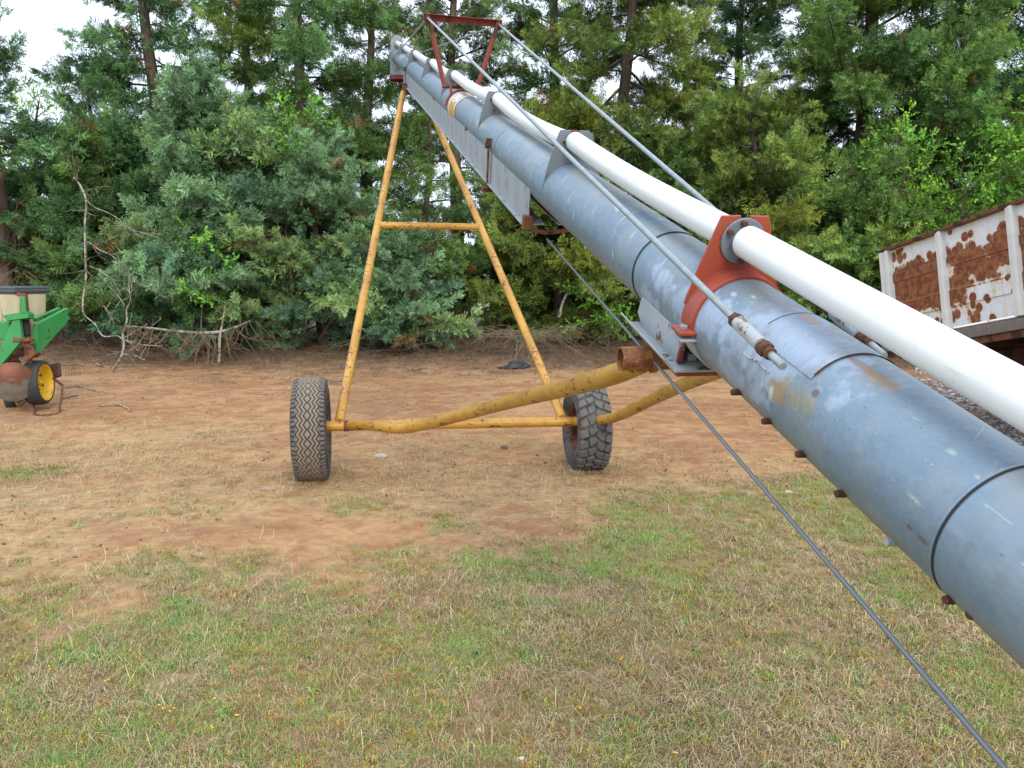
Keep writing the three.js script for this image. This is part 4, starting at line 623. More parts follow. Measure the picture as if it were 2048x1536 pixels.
// colours: inner (old, colour lightened to lift crown shade) and outer (new) foliage
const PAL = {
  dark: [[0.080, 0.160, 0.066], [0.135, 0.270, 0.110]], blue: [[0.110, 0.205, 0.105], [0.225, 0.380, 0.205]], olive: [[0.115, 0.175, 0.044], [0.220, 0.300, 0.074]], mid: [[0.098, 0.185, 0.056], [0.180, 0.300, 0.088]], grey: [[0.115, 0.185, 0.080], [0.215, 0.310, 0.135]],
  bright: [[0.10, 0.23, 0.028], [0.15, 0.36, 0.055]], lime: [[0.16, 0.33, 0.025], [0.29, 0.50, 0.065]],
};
let nSpray = 0;
function tree({ name = 'cedar_tree', cat = 'tree', label, px, z, H, R, base = 0.1, n = 80, pal = 'dark', sd, broad = false, size = 1.0, dens = 1, lean = 0, shape = 0.7, rise = [0, 45], trunkR, droop = 0.25, nude = 0.2, sway = 0.8, low = 0.5 }) {
  const rr = RNG(sd), x = ((px - 1024) / F) * z, zz = -z, o = V(x, height(x, zz) - 0.03, zz), t = thing(name, label, cat, o, name === 'cedar_tree' ? 'cedars in the row behind the yard' : 'broadleaf saplings and shrubs among the cedars'), [cin, cout] = PAL[pal];
  const r0 = trunkR ?? 0.045 + H * 0.0125, tp = [];
  for (let i = 0; i <= 12; i++) { const f = i / 12; tp.push(V((lean + (H > 7 ? 0.035 * Math.sin(sd * 7.3) : 0)) * f * H + Math.sin(f * 5 + sd) * sway * 0.25 * f + (H > 7 ? 0.10 * Math.sin(f * 11 + sd * 3) * f : 0), f * H, Math.cos(f * 4 + sd * 2) * sway * 0.25 * f)); }
  const tcurve = new THREE.CatmullRomCurve3(tp), wp = (p) => p.clone().add(o);
  part('trunk', pipe(tcurve.getPoints(26).map(wp), [r0 * 1.25, r0 * 0.95, r0 * 0.8, r0 * 0.6, r0 * 0.4, 0.012], 10), M.bark, t);
  const limbs = [], C = new Cloud(), dir = V(), q = V();
  for (let i = 0; i < n; i++) {
    const f = (i + rr() * 0.8) / n, h = base + (1 - base) * Math.pow(f, 0.92), az = i * 2.39996 + (rr() - 0.5) * 1.1;
    const prof = Math.pow(1 - f, shape) * mix(low, 1, ss(0, 0.22, f)), len = Math.max(0.25, R * prof * (0.45 + 0.85 * rr())), el = ((mix(rise[0], rise[1], Math.pow(f, 1.2)) + (rr() - 0.5) * 44) * Math.PI) / 180;
    let p = tcurve.getPoint(h * 0.985); const pts = [p.clone()], dd = V(Math.cos(az) * Math.cos(el), Math.sin(el), Math.sin(az) * Math.cos(el)), N = 6, br = 0.65 + 0.7 * rr(), wv = (rr() - 0.5) * 0.8, warm = rr();
    for (let k = 1; k <= N; k++) { dd.x += -Math.sin(az) * wv * 0.22; dd.z += Math.cos(az) * wv * 0.22; dd.y += (k < N * 0.6 ? -droop : droop * 0.75) * 0.22; dd.normalize(); p = p.clone().addScaledVector(dd, len / N); pts.push(p); }
    const rb = Math.min(r0 * 0.5, 0.008 + len * 0.0105), cv = new THREE.CatmullRomCurve3(pts);
    limbs.push(pipe(cv.getPoints(8).map(wp), [rb, rb * 0.7, 0.005], 5, false));
    const nt = Math.max(2, Math.ceil(len * (broad ? 9 : 14.5) * dens * (0.75 + 0.5 * rr())));
    for (let k = 0; k <= nt; k++) {
      const s = k === nt ? 0.96 : nude + (1 - nude) * ((k + rr()) / nt), b = cv.getPoint(s); cv.getTangent(s, dir);
      const tl = k === nt ? 0.5 : (0.30 + 0.48 * rr()) * mix(1.1, 0.6, s) * Math.min(1.1, 0.4 + len * 0.5), sg = k % 2 ? 1 : -1; q.set(-dir.z, 0, dir.x).normalize().multiplyScalar(k === nt ? 0 : sg * (0.4 + 0.8 * rr()));
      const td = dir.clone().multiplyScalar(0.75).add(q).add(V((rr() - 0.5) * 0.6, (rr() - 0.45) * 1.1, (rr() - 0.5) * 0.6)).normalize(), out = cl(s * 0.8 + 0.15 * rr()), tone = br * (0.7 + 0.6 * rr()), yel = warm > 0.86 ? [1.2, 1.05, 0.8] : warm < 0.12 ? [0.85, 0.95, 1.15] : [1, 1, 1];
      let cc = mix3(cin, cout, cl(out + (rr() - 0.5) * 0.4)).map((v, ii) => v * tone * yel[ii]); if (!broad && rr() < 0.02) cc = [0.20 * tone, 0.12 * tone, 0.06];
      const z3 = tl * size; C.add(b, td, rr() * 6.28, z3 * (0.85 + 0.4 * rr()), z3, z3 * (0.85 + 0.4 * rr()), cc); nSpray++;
    }
    if (h < base + 0.12 && !broad) for (let k = 0; k < 3; k++) { const b = cv.getPoint(0.15 + 0.6 * rr()), e = b.clone().add(V((rr() - 0.5) * 0.7, -0.25 - 0.3 * rr(), (rr() - 0.5) * 0.7)); limbs.push(pipe([wp(b), wp(b.clone().lerp(e, 0.5).add(V((rr() - 0.5) * 0.1, 0, (rr() - 0.5) * 0.1))), wp(e)], [0.006, 0.002], 3, false)); }
  }
  part('branches', limbs, M.twig, t, { stuff: true });
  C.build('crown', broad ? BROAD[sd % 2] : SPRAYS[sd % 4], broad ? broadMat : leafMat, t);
  return t;
}
const TREES = [
  // main row, left to right
  { label: 'dark cedar with thick twiggy brown trunk at the left edge', px: 14, z: 15.8, H: 6.3, R: 1.9, base: 0.38, n: 46, pal: 'dark', sd: 101, trunkR: 0.17, droop: 0.4, dens: 0.9 },
  { label: 'tall dense dark green cedar left of the slender bare-trunked one', px: 345, z: 18.6, H: 11, R: 2.15, base: 0.18, n: 84, pal: 'dark', sd: 102, rise: [-5, 35], dens: 0.85 },
  { label: 'tall cedar with bare visible trunk left of the yellow frame', px: 650, z: 18.4, H: 11.5, R: 2.3, base: 0.36, n: 60, pal: 'mid', sd: 103, rise: [0, 40], lean: -0.018, dens: 0.8, trunkR: 0.15, low: 0.8 },
  { label: 'thin open cedar with dark stem right behind the auger tip', px: 925, z: 21.5, H: 11, R: 2.2, base: 0.36, n: 58, pal: 'grey', sd: 104, dens: 0.75, rise: [15, 55], low: 0.8 },
  { label: 'olive green cedar above the middle of the white shaft', px: 1235, z: 18.2, H: 10.5, R: 2.5, base: 0.43, n: 58, pal: 'olive', sd: 105, rise: [-8, 35], droop: 0.45, dens: 0.95, trunkR: 0.17, low: 0.9 },
  { label: 'tall thin green cedar between the red post and the olive one', px: 1085, z: 21, H: 11.5, R: 2.2, base: 0.25, n: 60, pal: 'mid', sd: 106, rise: [10, 50], dens: 0.8, low: 0.8 },
  { label: 'large dense dark cedar above the rusty truck bed', px: 1690, z: 17.8, H: 11.5, R: 3.3, base: 0.12, n: 135, pal: 'mid', sd: 107, rise: [5, 60], dens: 1.0, trunkR: 0.2 },
  { label: 'dark cedar reaching into the top right corner', px: 2025, z: 19.5, H: 11, R: 2.2, base: 0.2, n: 85, pal: 'dark', sd: 108, rise: [0, 45] },
  { label: 'upright green cedar between the large dark one and the right edge', px: 1880, z: 16.6, H: 6.6, R: 2.0, base: 0.1, n: 75, pal: 'mid', sd: 109, rise: [20, 60] },
  { label: 'dark blue-green cedar behind and left of the large dense one', px: 1480, z: 21.5, H: 10.5, R: 2.2, base: 0.2, n: 66, pal: 'dark', sd: 110, dens: 0.85 },
  { label: 'slim open cedar seen just left of the auger tip', px: 745, z: 22, H: 10.5, R: 2.1, base: 0.22, n: 56, pal: 'grey', sd: 111, dens: 0.75, rise: [10, 50], low: 0.8 },
  { label: 'dark cedar high at the back between two tall left ones', px: 500, z: 22, H: 10.8, R: 1.8, base: 0.3, n: 56, pal: 'mid', sd: 112, dens: 0.8 },
  { label: 'dark cedar filling the back behind the leaning dead tree', px: 215, z: 19.8, H: 6.0, R: 2.0, base: 0.12, n: 62, pal: 'dark', sd: 113, dens: 1 },
  { label: 'dark cedar at the back above the red bearing clamp', px: 1370, z: 20.5, H: 7.6, R: 2.1, base: 0.12, n: 60, pal: 'olive', sd: 114, dens: 0.75 },
  // lower cedars in front
  { label: 'pale blue-green bushy cedar in front at the left centre', px: 450, z: 15.5, H: 4.75, R: 2.25, base: 0.06, n: 96, pal: 'blue', sd: 120, rise: [0, 55], shape: 0.62, droop: 0.35 },
  { label: 'blue-green cedar beside the left leg of the yellow frame', px: 650, z: 15.9, H: 3.9, R: 2.0, base: 0.1, n: 80, pal: 'blue', sd: 121, rise: [0, 50], shape: 0.55, droop: 0.4 },
  { label: 'low blue-green cedar sapling between the two frame legs', px: 795, z: 15.4, H: 1.9, R: 1.2, base: 0.1, n: 42, pal: 'blue', sd: 122, rise: [5, 45], shape: 0.5 },
  { label: 'small grey-green cedar behind the yellow crossbar', px: 850, z: 17, H: 4.5, R: 1.7, base: 0.07, n: 46, pal: 'mid', sd: 123, dens: 0.65, shape: 0.55 },
  { label: 'low dark olive cedar just right of the yellow frame', px: 1120, z: 16.6, H: 4.4, R: 2.1, base: 0.06, n: 82, pal: 'olive', sd: 124, rise: [-5, 45], shape: 0.5, droop: 0.45 },
  { label: 'olive cedar with drooping twigs above the red clamp', px: 1500, z: 15.8, H: 4.7, R: 1.9, base: 0.16, n: 72, pal: 'olive', sd: 125, rise: [-10, 40], shape: 0.5, droop: 0.5 },
  { label: 'low dark cedar behind the tube and red clamp', px: 1300, z: 17.2, H: 3.9, R: 2.0, base: 0.1, n: 64, pal: 'mid', sd: 126, shape: 0.5 },
  { label: 'low dark cedar behind the left end of the truck bed', px: 1720, z: 15.2, H: 3.1, R: 1.8, base: 0.1, n: 60, pal: 'mid', sd: 127, shape: 0.5 },
  { label: 'low dark cedar behind the leaning dead tree', px: 250, z: 16.4, H: 4.2, R: 2.0, base: 0.06, n: 76, pal: 'dark', sd: 128, shape: 0.55 },
  { label: 'low dark cedar behind the planter hopper', px: 75, z: 17.5, H: 3.2, R: 1.7, base: 0.12, n: 52, pal: 'mid', sd: 129, shape: 0.55 },
  { label: 'low dark cedar deep behind the yellow frame', px: 990, z: 19.2, H: 3.8, R: 1.9, base: 0.08, n: 56, pal: 'mid', sd: 130, shape: 0.5, dens: 0.85 },
  { label: 'low dark cedar deep behind the blue-green ones', px: 560, z: 19.5, H: 4.6, R: 2.2, base: 0.1, n: 60, pal: 'dark', sd: 131, shape: 0.5, dens: 0.85 },
  // broad-leaved
  { name: 'broadleaf_tree', label: 'bright green broadleaf tree behind the leaning dead tree', px: 108, z: 18.6, H: 5.1, R: 1.7, base: 0.2, n: 34, pal: 'lime', sd: 140, broad: true, shape: 0.4, rise: [20, 60], dens: 0.7 },
  { name: 'broadleaf_tree', label: 'bright green broadleaf sapling beside the tall bare cedar trunk', px: 588, z: 15.6, H: 4.35, R: 0.7, base: 0.78, n: 20, pal: 'bright', sd: 141, broad: true, shape: 0.3, rise: [20, 50], trunkR: 0.03 },
  { name: 'broadleaf_shrub', cat: 'shrub', label: 'small bright green shrub at the foot of the pale blue cedar', px: 405, z: 14.4, H: 2.0, R: 0.5, base: 0.35, n: 18, pal: 'bright', sd: 142, broad: true, shape: 0.4, rise: [10, 50], trunkR: 0.018, sway: 0.5 },
  { name: 'broadleaf_tree', label: 'light green broadleaf tree above the truck bed at the right edge', px: 2030, z: 14.2, H: 4.9, R: 1.35, base: 0.3, n: 44, pal: 'bright', sd: 143, broad: true, shape: 0.45, rise: [15, 60], dens: 0.9 },
  { name: 'broadleaf_tree', label: 'light green broadleaf sapling left of the truck top rail', px: 1800, z: 14.6, H: 3.9, R: 0.85, base: 0.4, n: 26, pal: 'bright', sd: 144, broad: true, shape: 0.4, rise: [15, 55], trunkR: 0.03, dens: 0.8 },
  { name: 'broadleaf_shrub', cat: 'shrub', label: 'bright green shrub just behind the truck bed panels', px: 1930, z: 14.0, H: 3.2, R: 0.9, base: 0.3, n: 30, pal: 'bright', sd: 145, broad: true, shape: 0.4, rise: [15, 55], trunkR: 0.03, dens: 0.8 },
  { name: 'broadleaf_shrub', cat: 'shrub', label: 'small green shrub seen under the tube near the lifting cable', px: 1215, z: 15.2, H: 1.5, R: 0.55, base: 0.2, n: 16, pal: 'bright', sd: 146, broad: true, shape: 0.4, trunkR: 0.015, dens: 0.7 },
];
TREES.forEach(tree);
// far edge of the field beyond the trees
{
  const g = new THREE.Group(), C = new Cloud(), r = RNG(700); g.name = 'far_trees';
  for (let i = 0; i < 700; i++) { const a = (r() - 0.5) * 1.9, dd = 120 + 60 * r(); C.add(V(Math.sin(a) * dd, r() * 2.2, -Math.cos(a) * dd), V(r() - 0.5, 1, r() - 0.5).normalize(), r() * 6, 5, 3 + 3 * r(), 5, [0.10 + 0.05 * r(), 0.16 + 0.06 * r(), 0.08]); }
  const m = C.build('far_wood', SPRAYS[0], leafMat, scene); tag(m, 'distant line of trees beyond the field', null, null, 'stuff');
}
// bare branching wood
function deadBranch(out, rr, p, d, len, r, lvl, bend = 0.35, fork = 3, drop = 0) {
  const n = 6, pts = [p.clone()], dd = d.clone();
  for (let i = 0; i < n; i++) { dd.add(V((rr() - 0.5) * bend, (rr() - 0.5) * bend - drop, (rr() - 0.5) * bend)).normalize(); pts.push(pts[i].clone().addScaledVector(dd, len / n)); }
  out.push(pipe(pts, [r, r * 0.75, r * 0.35], lvl > 1 ? 7 : lvl ? 5 : 3, false));
  if (lvl > 0) for (let k = 0; k < fork; k++) { const f = 0.2 + 0.75 * rr(), i = Math.min(n - 1, Math.floor(f * n)), b = pts[i].clone().lerp(pts[i + 1], f * n - i), q = dd.clone().add(V((rr() - 0.5) * 2, (rr() - 0.4) * 1.6, (rr() - 0.5) * 2)).normalize(); deadBranch(out, rr, b, q, len * (0.3 + 0.4 * rr()), r * 0.5, lvl - 1, bend, fork, drop); }
}
const px2 = (list, z) => list.map(([x, y, dz = 0]) => at(x, y, z + dz));
{ // leaning dead tree: three crooked stems
  const b = onGround(222, 748), rr = RNG(810), t = thing('dead_tree', 'bare grey dead tree leaning with crooked stems right of the planter', 'dead tree', b), zt = 12.95;
  const s1 = [[219, 752], [228, 738], [243, 712], [248, 690], [246, 668], [254, 640], [253, 620], [261, 600], [258, 575], [259, 545]], s2 = [[246, 680], [236, 672, 0.1], [206, 672, 0.3], [190, 648, 0.5], [168, 628, 0.6], [166, 600, 0.7], [172, 560, 0.8], [171, 520, 0.9], [170, 445, 1], [172, 400, 1.1], [160, 370, 1.2], [148, 355, 1.3]];
  part('stem', pipe(px2(s1, zt), [0.026, 0.020, 0.017, 0.013, 0.009, 0.004], 8, true, 40), M.deadWood, t); part('stem', pipe(px2(s2, zt), [0.011, 0.011, 0.012, 0.016, 0.019, 0.018, 0.015], 8, true, 48), M.deadWood, t);
  const br = [[[170, 398, 1.1], [190, 415, 1], [215, 425, 0.8], [240, 440, 0.6], [265, 462, 0.4], [280, 472, 0.3]], [[262, 460, 0.4], [285, 466, 0.2], [315, 474, 0]], [[175, 483, 0.9], [200, 500, 0.6], [228, 515, 0.4], [245, 545, 0.2]], [[180, 532, 0.8], [205, 545, 0.5], [225, 560, 0.3], [240, 585, 0.2]], [[217, 572, 0.4], [235, 590, 0.2], [250, 612, 0]], [[206, 610, 0.4], [218, 625, 0.3], [224, 640, 0.2]], [[258, 590], [270, 575, -0.1], [278, 558, -0.2]], [[247, 678], [265, 690, -0.1], [276, 702, -0.2]], [[248, 676], [275, 660, 0.1], [295, 648, 0.2]], [[250, 680], [290, 690, -0.1], [325, 692, -0.1]], [[243, 708], [270, 712, -0.1], [290, 720, -0.2]]];
  for (const l of br) part('branch', pipe(px2(l, zt), [0.010, 0.007, 0.004], 6, true, 16), M.deadWood, t);
  const tw = []; for (let i = 0; i < 46; i++) { const l = i % 3 ? br[Math.floor(rr() * br.length)] : s2.slice(4), k = Math.floor(rr() * (l.length - 1)), p = at(...[0, 1].map((q) => mix(l[k][q], l[k + 1][q], 0.5)), zt + (l[k][2] ?? 0)); deadBranch(tw, rr, p, V(rr() - 0.3, rr() - 0.4, rr() - 0.3).normalize(), 0.25 + 0.4 * rr(), 0.006, 1, 0.5, 2); }
  part('twigs', tw, M.deadWood, t, { stuff: true });
}
{ // broken limb lying level at the foot of the cedars
  const z = 13.9, pts = px2([[250, 652], [300, 656], [350, 662], [400, 666], [436, 664], [470, 655, 0.3], [500, 642, 0.6]], z), rr = RNG(820), o = [];
  const t = thing('fallen_branch', 'long pale broken branch lying level under the pale cedar', 'branch', onGround(340, 720));
  part('limb', pipe(pts, [0.014, 0.022, 0.028, 0.026, 0.02], 8, true, 30), M.deadWood, t);
  part('prop_stem', pipe(px2([[438, 727, -0.2], [439, 700], [440, 672], [446, 640, 0.1], [452, 600, 0.3]], z), [0.026, 0.022, 0.012], 7, true, 18), M.deadWood, t);
  for (let i = 0; i < 60; i++) deadBranch(o, rr, pts[Math.floor(rr() * pts.length)].clone().add(V((rr() - 0.5) * 0.4, 0, (rr() - 0.5) * 0.3)), V(rr() - 0.5, -0.4 - 0.4 * rr(), rr() - 0.5).normalize(), 0.4 + 0.5 * rr(), 0.008, 1, 0.5, 3);
  part('twigs', o, M.brownTwig, t, { stuff: true });
}
{ // dead brush heap behind the right leg of the frame
  const c = onGround(1055, 728), rr = RNG(830), o = [], o2 = [], t = thing('brush_heap', 'heap of pale dead drooping twigs behind the right frame leg', 'brush', c); c.z -= 0.5;
  for (let i = 0; i < 80; i++) { const a = rr() * 6.28, f = Math.sqrt(rr()) * 0.42, p = c.clone().add(V(Math.cos(a) * f * 1.1, 0.38 + 0.15 * rr(), Math.sin(a) * f * 0.5)); deadBranch(rr() < 0.4 ? o : o2, rr, p, V(Math.cos(a), 0.35 * rr(), Math.sin(a) * 0.6 + 0.25).normalize(), 0.3 + 0.55 * rr(), 0.005, 1, 0.5, 4, 0.12); }
  part('pale_twigs', o, M.deadWood, t, { stuff: true }); part('brown_twigs', o2, M.brownTwig, t, { stuff: true });
}
{ // thicket of dead lower branches along the foot of the row
  const rr = RNG(840), o = [];
  for (let i = 0; i < 300; i++) { const z = 14.0 + 2.6 * rr(), px = -60 + 1420 * rr(), x = ((px - 1024) / F) * z, p = V(x, height(x, -z), -z), a = rr() * 6.28, tall = rr(); deadBranch(o, rr, p.add(V(0, rr() * 0.25, 0)), V(Math.cos(a) * 0.9, 0.1 + 0.9 * tall * tall, Math.sin(a) * 0.9).normalize(), 0.3 + 0.6 * rr(), 0.0055, 1, 0.5, 3, 0.06); }
  for (let i = 0; i < 90; i++) { const z = 14.2 + 2 * rr(), px = 1500 + 560 * rr(), x = ((px - 1024) / F) * z, p = V(x, height(x, -z), -z), a = rr() * 6.28; deadBranch(o, rr, p, V(Math.cos(a), 0.5 + rr(), Math.sin(a)).normalize(), 0.5 + 0.7 * rr(), 0.007, 1, 0.45, 3, 0.06); }
  const m = single('dead_thicket', 'tangle of brown dead twigs along the foot of the cedars', null, o, M.thicket); tag(m, 'tangle of brown dead twigs along the foot of the cedars', null, null, 'stuff');
}
{ // tangled twigs round the left trunk
  const rr = RNG(850), o = [], z = 15.5; for (let i = 0; i < 120; i++) { const p = at(-20 + 80 * rr(), 400 + 300 * rr(), z + (rr() - 0.5) * 0.6); deadBranch(o, rr, p, V(rr() - 0.5, (rr() - 0.7) * 1.4, rr() - 0.3).normalize(), 0.4 + 0.6 * rr(), 0.006, 1, 0.5, 2, 0.08); }
  single('hanging_vine', 'mass of brown dead vine twigs round the left edge trunk', 'vine', o, M.brownTwig);
}
// tall sloping stem under the olive cedars
single('leaning_stem', 'short grey leaning stem under the olive cedar behind the cable', 'dead stem', [pipe(px2([[1118, 635], [1128, 600], [1142, 575], [1152, 560]], 15.4), [0.03, 0.025, 0.02], 8, true, 10)], M.deadWood);
// sticks lying in the dirt
{
  const S = [[[[130, 777], [150, 774], [175, 778], [200, 786]], 'curved pale stick on the dirt right of the planter chain'], [[[120, 736], [150, 734], [180, 737]], 'straight pale stick behind the planter wheel'], [[[198, 816], [230, 815], [252, 820], [262, 828]], 'thin curved stick on the dirt right of the planter'], [[[185, 728], [215, 738], [255, 735], [300, 733]], 'long bent stick at the foot of the dead tree'], [[[826, 742], [850, 738], [880, 740]], 'pale crooked stick on the dirt between the frame legs'], [[[655, 762], [680, 763], [698, 764]], 'straight straw-coloured stick behind the left wheel'], [[[125, 800], [140, 796], [160, 793]], 'short pale stick beside the planter chain']];
  for (const [l, label] of S) single('stick', label, 'stick', pipe(l.map(([x, y]) => { const p = onGround(x, y); p.y = height(p.x, p.z) + 0.012; return p; }), [0.010, 0.011, 0.005], 6, true, 14), M.deadWood, 'sticks lying on the dirt');
}
{ // crumpled black plastic by the brush heap
  const c = onGround(1028, 738), g = new THREE.IcosahedronGeometry(1, 4), p = g.attributes.position;
  for (let i = 0; i < p.count; i++) { const x = p.getX(i), y = p.getY(i), z = p.getZ(i), n = fbm(x * 2.2 + 5, z * 2.2 + y * 2, 4, 0, 860), k = 0.6 + 0.8 * n; p.setXYZ(i, x * k * 0.27, Math.max(-0.02, (y * 0.5 + 0.3) * k * 0.17 * (x > -0.2 ? 1 : 0.35)), z * k * 0.16); }
  g.computeVertexNormals(); single('plastic_sheet', 'crumpled black plastic lying on the dirt by the brush heap', 'plastic sheet', g.translate(c.x, c.y, c.z), std({ color: new THREE.Color(0.03, 0.031, 0.034), roughness: 0.5 }));
}
{ // white pipe frame far behind the left trees
  const z = 24, t = thing('pipe_frame', 'white pipe frame leaning behind the trees above the planter', 'pipe frame', at(100, 560, z).setY(0));
  part('pipe', pipe([at(86, 462, z), at(130, 540, z), at(160, 600, z)], 0.07, 10), M.white, t); part('pipe', pipe([at(74, 458, z), at(96, 460, z)], 0.05, 8), M.white, t); part('pipe', pipe([at(80, 462, z), at(66, 500, z), at(50, 580, z)], 0.03, 8), M.white, t);
}
// ------------------------------------------------------------------ grass, straw, weeds, leaf litter
{
  const blade = (P, I, o, az, len, w, lean, curl, flat = 0) => {         // a strip of two quads and a tip
    const k = P.length / 3, c = Math.cos(az), s = Math.sin(az), sx = -s * w, sz = c * w, ls = [0, 0.5, 1];
    ls.forEach((f, i) => { const q = lean * f + curl * f * f, y = Math.max(flat, Math.cos(Math.min(1.5, q)) * len * f), h = Math.sin(Math.min(1.55, q)) * len * f, ww = i === 2 ? 0 : 1 - 0.25 * f; const x = o[0] + c * h, z = o[2] + s * h; if (i < 2) P.push(x - sx * ww, o[1] + y, z - sz * ww, x + sx * ww, o[1] + y, z + sz * ww); else P.push(x, o[1] + y, z); });
    I.push(k, k + 1, k + 2, k + 1, k + 3, k + 2, k + 2, k + 3, k + 4);
  };
  const mk = (P, I, K) => { const g = new THREE.BufferGeometry(), c = []; for (const q of K) for (let i = 0; i < 5; i++) c.push(...q); g.setAttribute('position', new THREE.Float32BufferAttribute(P, 3)); g.setAttribute('color', new THREE.Float32BufferAttribute(c, 3)); g.setIndex(I); g.computeVertexNormals(); return g; };
  // clumps: many blades each, so few copies overlap; blade colours vary inside the clump
  const disc = (r, R) => { const a = r() * 6.28, q = Math.sqrt(r()) * R; return [Math.cos(a) * q, 0, Math.sin(a) * q]; };
  const vary = (r, a, b) => { const k = 0.75 + 0.5 * r(), t = r(); return [mix(a[0], b[0], t) * k, mix(a[1], b[1], t) * k, mix(a[2], b[2], t) * k]; };
  const green = (sd) => { const r = RNG(sd), P = [], I = [], K = []; for (let i = 0; i < 34; i++) { blade(P, I, disc(r, 0.055), r() * 6.28, 0.022 + 0.045 * r() * r(), 0.0008 + 0.0008 * r(), 0.1 + 0.8 * r(), 0.8 * r()); K.push(vary(r, [0.85, 0.95, 0.9], [1.35, 1.1, 0.9])); } return mk(P, I, K); };
  const straw = (sd) => { const r = RNG(sd), P = [], I = [], K = []; for (let i = 0; i < 64; i++) { const o = disc(r, 0.09); o[1] = 0.001 + 0.010 * r() * r(); blade(P, I, o, r() * 6.28, 0.015 + 0.05 * r() * r(), 0.0007 + 0.0007 * r(), 0.8 + 0.8 * r(), (r() - 0.3) * 0.6, 0.002); K.push(r() < 0.2 ? vary(r, [0.6, 0.45, 0.35], [0.8, 0.6, 0.5]) : vary(r, [0.9, 0.9, 0.9], [1.15, 1.18, 1.22])); } return mk(P, I, K); };
  const weed = (sd) => { const r = RNG(sd), P = [], I = [], K = []; for (let b = 0; b < 9; b++) { const az = r() * 6.28, o = disc(r, 0.05), h = 0.018 + 0.03 * r(), col = r() < 0.5 ? [1.1, 1.0, 0.9] : r() < 0.5 ? [1.1, 0.65, 0.9] : [0.8, 1.05, 1.1]; blade(P, I, o, az, h, 0.0007, 0.25 * r(), 0.2); K.push(col.map((q) => q * 0.8)); for (let k = 0; k < 7; k++) { const f = 0.3 + 0.7 * (k / 6); blade(P, I, [o[0] + Math.cos(az) * h * f * 0.15, h * f * 0.95, o[2] + Math.sin(az) * h * f * 0.15], r() * 6.28, 0.006 + 0.006 * r(), 0.002, 0.9 + 0.4 * r(), 0.3); K.push(vary(r, col, col)); } } return mk(P, I, K); };
  const rosette = (sd) => { const r = RNG(sd), P = [], I = [], K = []; for (let i = 0; i < 11; i++) { blade(P, I, [0, 0.004, 0], i * 0.57 + 0.4 * r(), 0.04 + 0.035 * r(), 0.006 + 0.003 * r(), 0.7 + 0.5 * r(), 0.5); K.push(vary(r, [0.8, 0.9, 0.8], [1.2, 1.1, 1])); } return mk(P, I, K); };
  const mat = std({ color: 0xffffff, vertexColors: true, roughness: 0.8 }), plain = std({ color: 0xffffff, roughness: 0.85 });
  const rr = RNG(900), Cg = [new Cloud(), new Cloud()], Cs = [new Cloud(), new Cloud()], Cw = new Cloud(), Cr = new Cloud(), SP = [], SI = [], SK = [], up = V(0, 1, 0), dir = V();
  const put = (C, x, z, s, col, tilt = 0.35) => { dir.set((rr() - 0.5) * tilt, 1, (rr() - 0.5) * tilt).normalize(); C.add(V(x, height(x, z) - 0.002, z), dir, rr() * 6.28, s, s, s, col); };
  const lay = (x, z, len, col) => { const n = 2 + Math.floor(rr() * 3); for (let i = 0; i < n; i++) { const xx = x + (rr() - 0.5) * 0.15, zz = z + (rr() - 0.5) * 0.15, k = SP.length; blade(SP, SI, [xx, height(xx, zz) + 0.003, zz], rr() * 6.28, len * (0.5 + 0.7 * rr()), 0.0013, 1.45, 0.06, 0.003); SK.push(col); } };
  const tone = (c, lo, hi) => { const k = lo + (hi - lo) * rr(); return [c[0] * k, c[1] * k, c[2] * k]; };
  const inView = (x, d) => Math.abs(x) < 0.63 * (d + 1.2) * 1.06 + 0.4;
  let d, x;
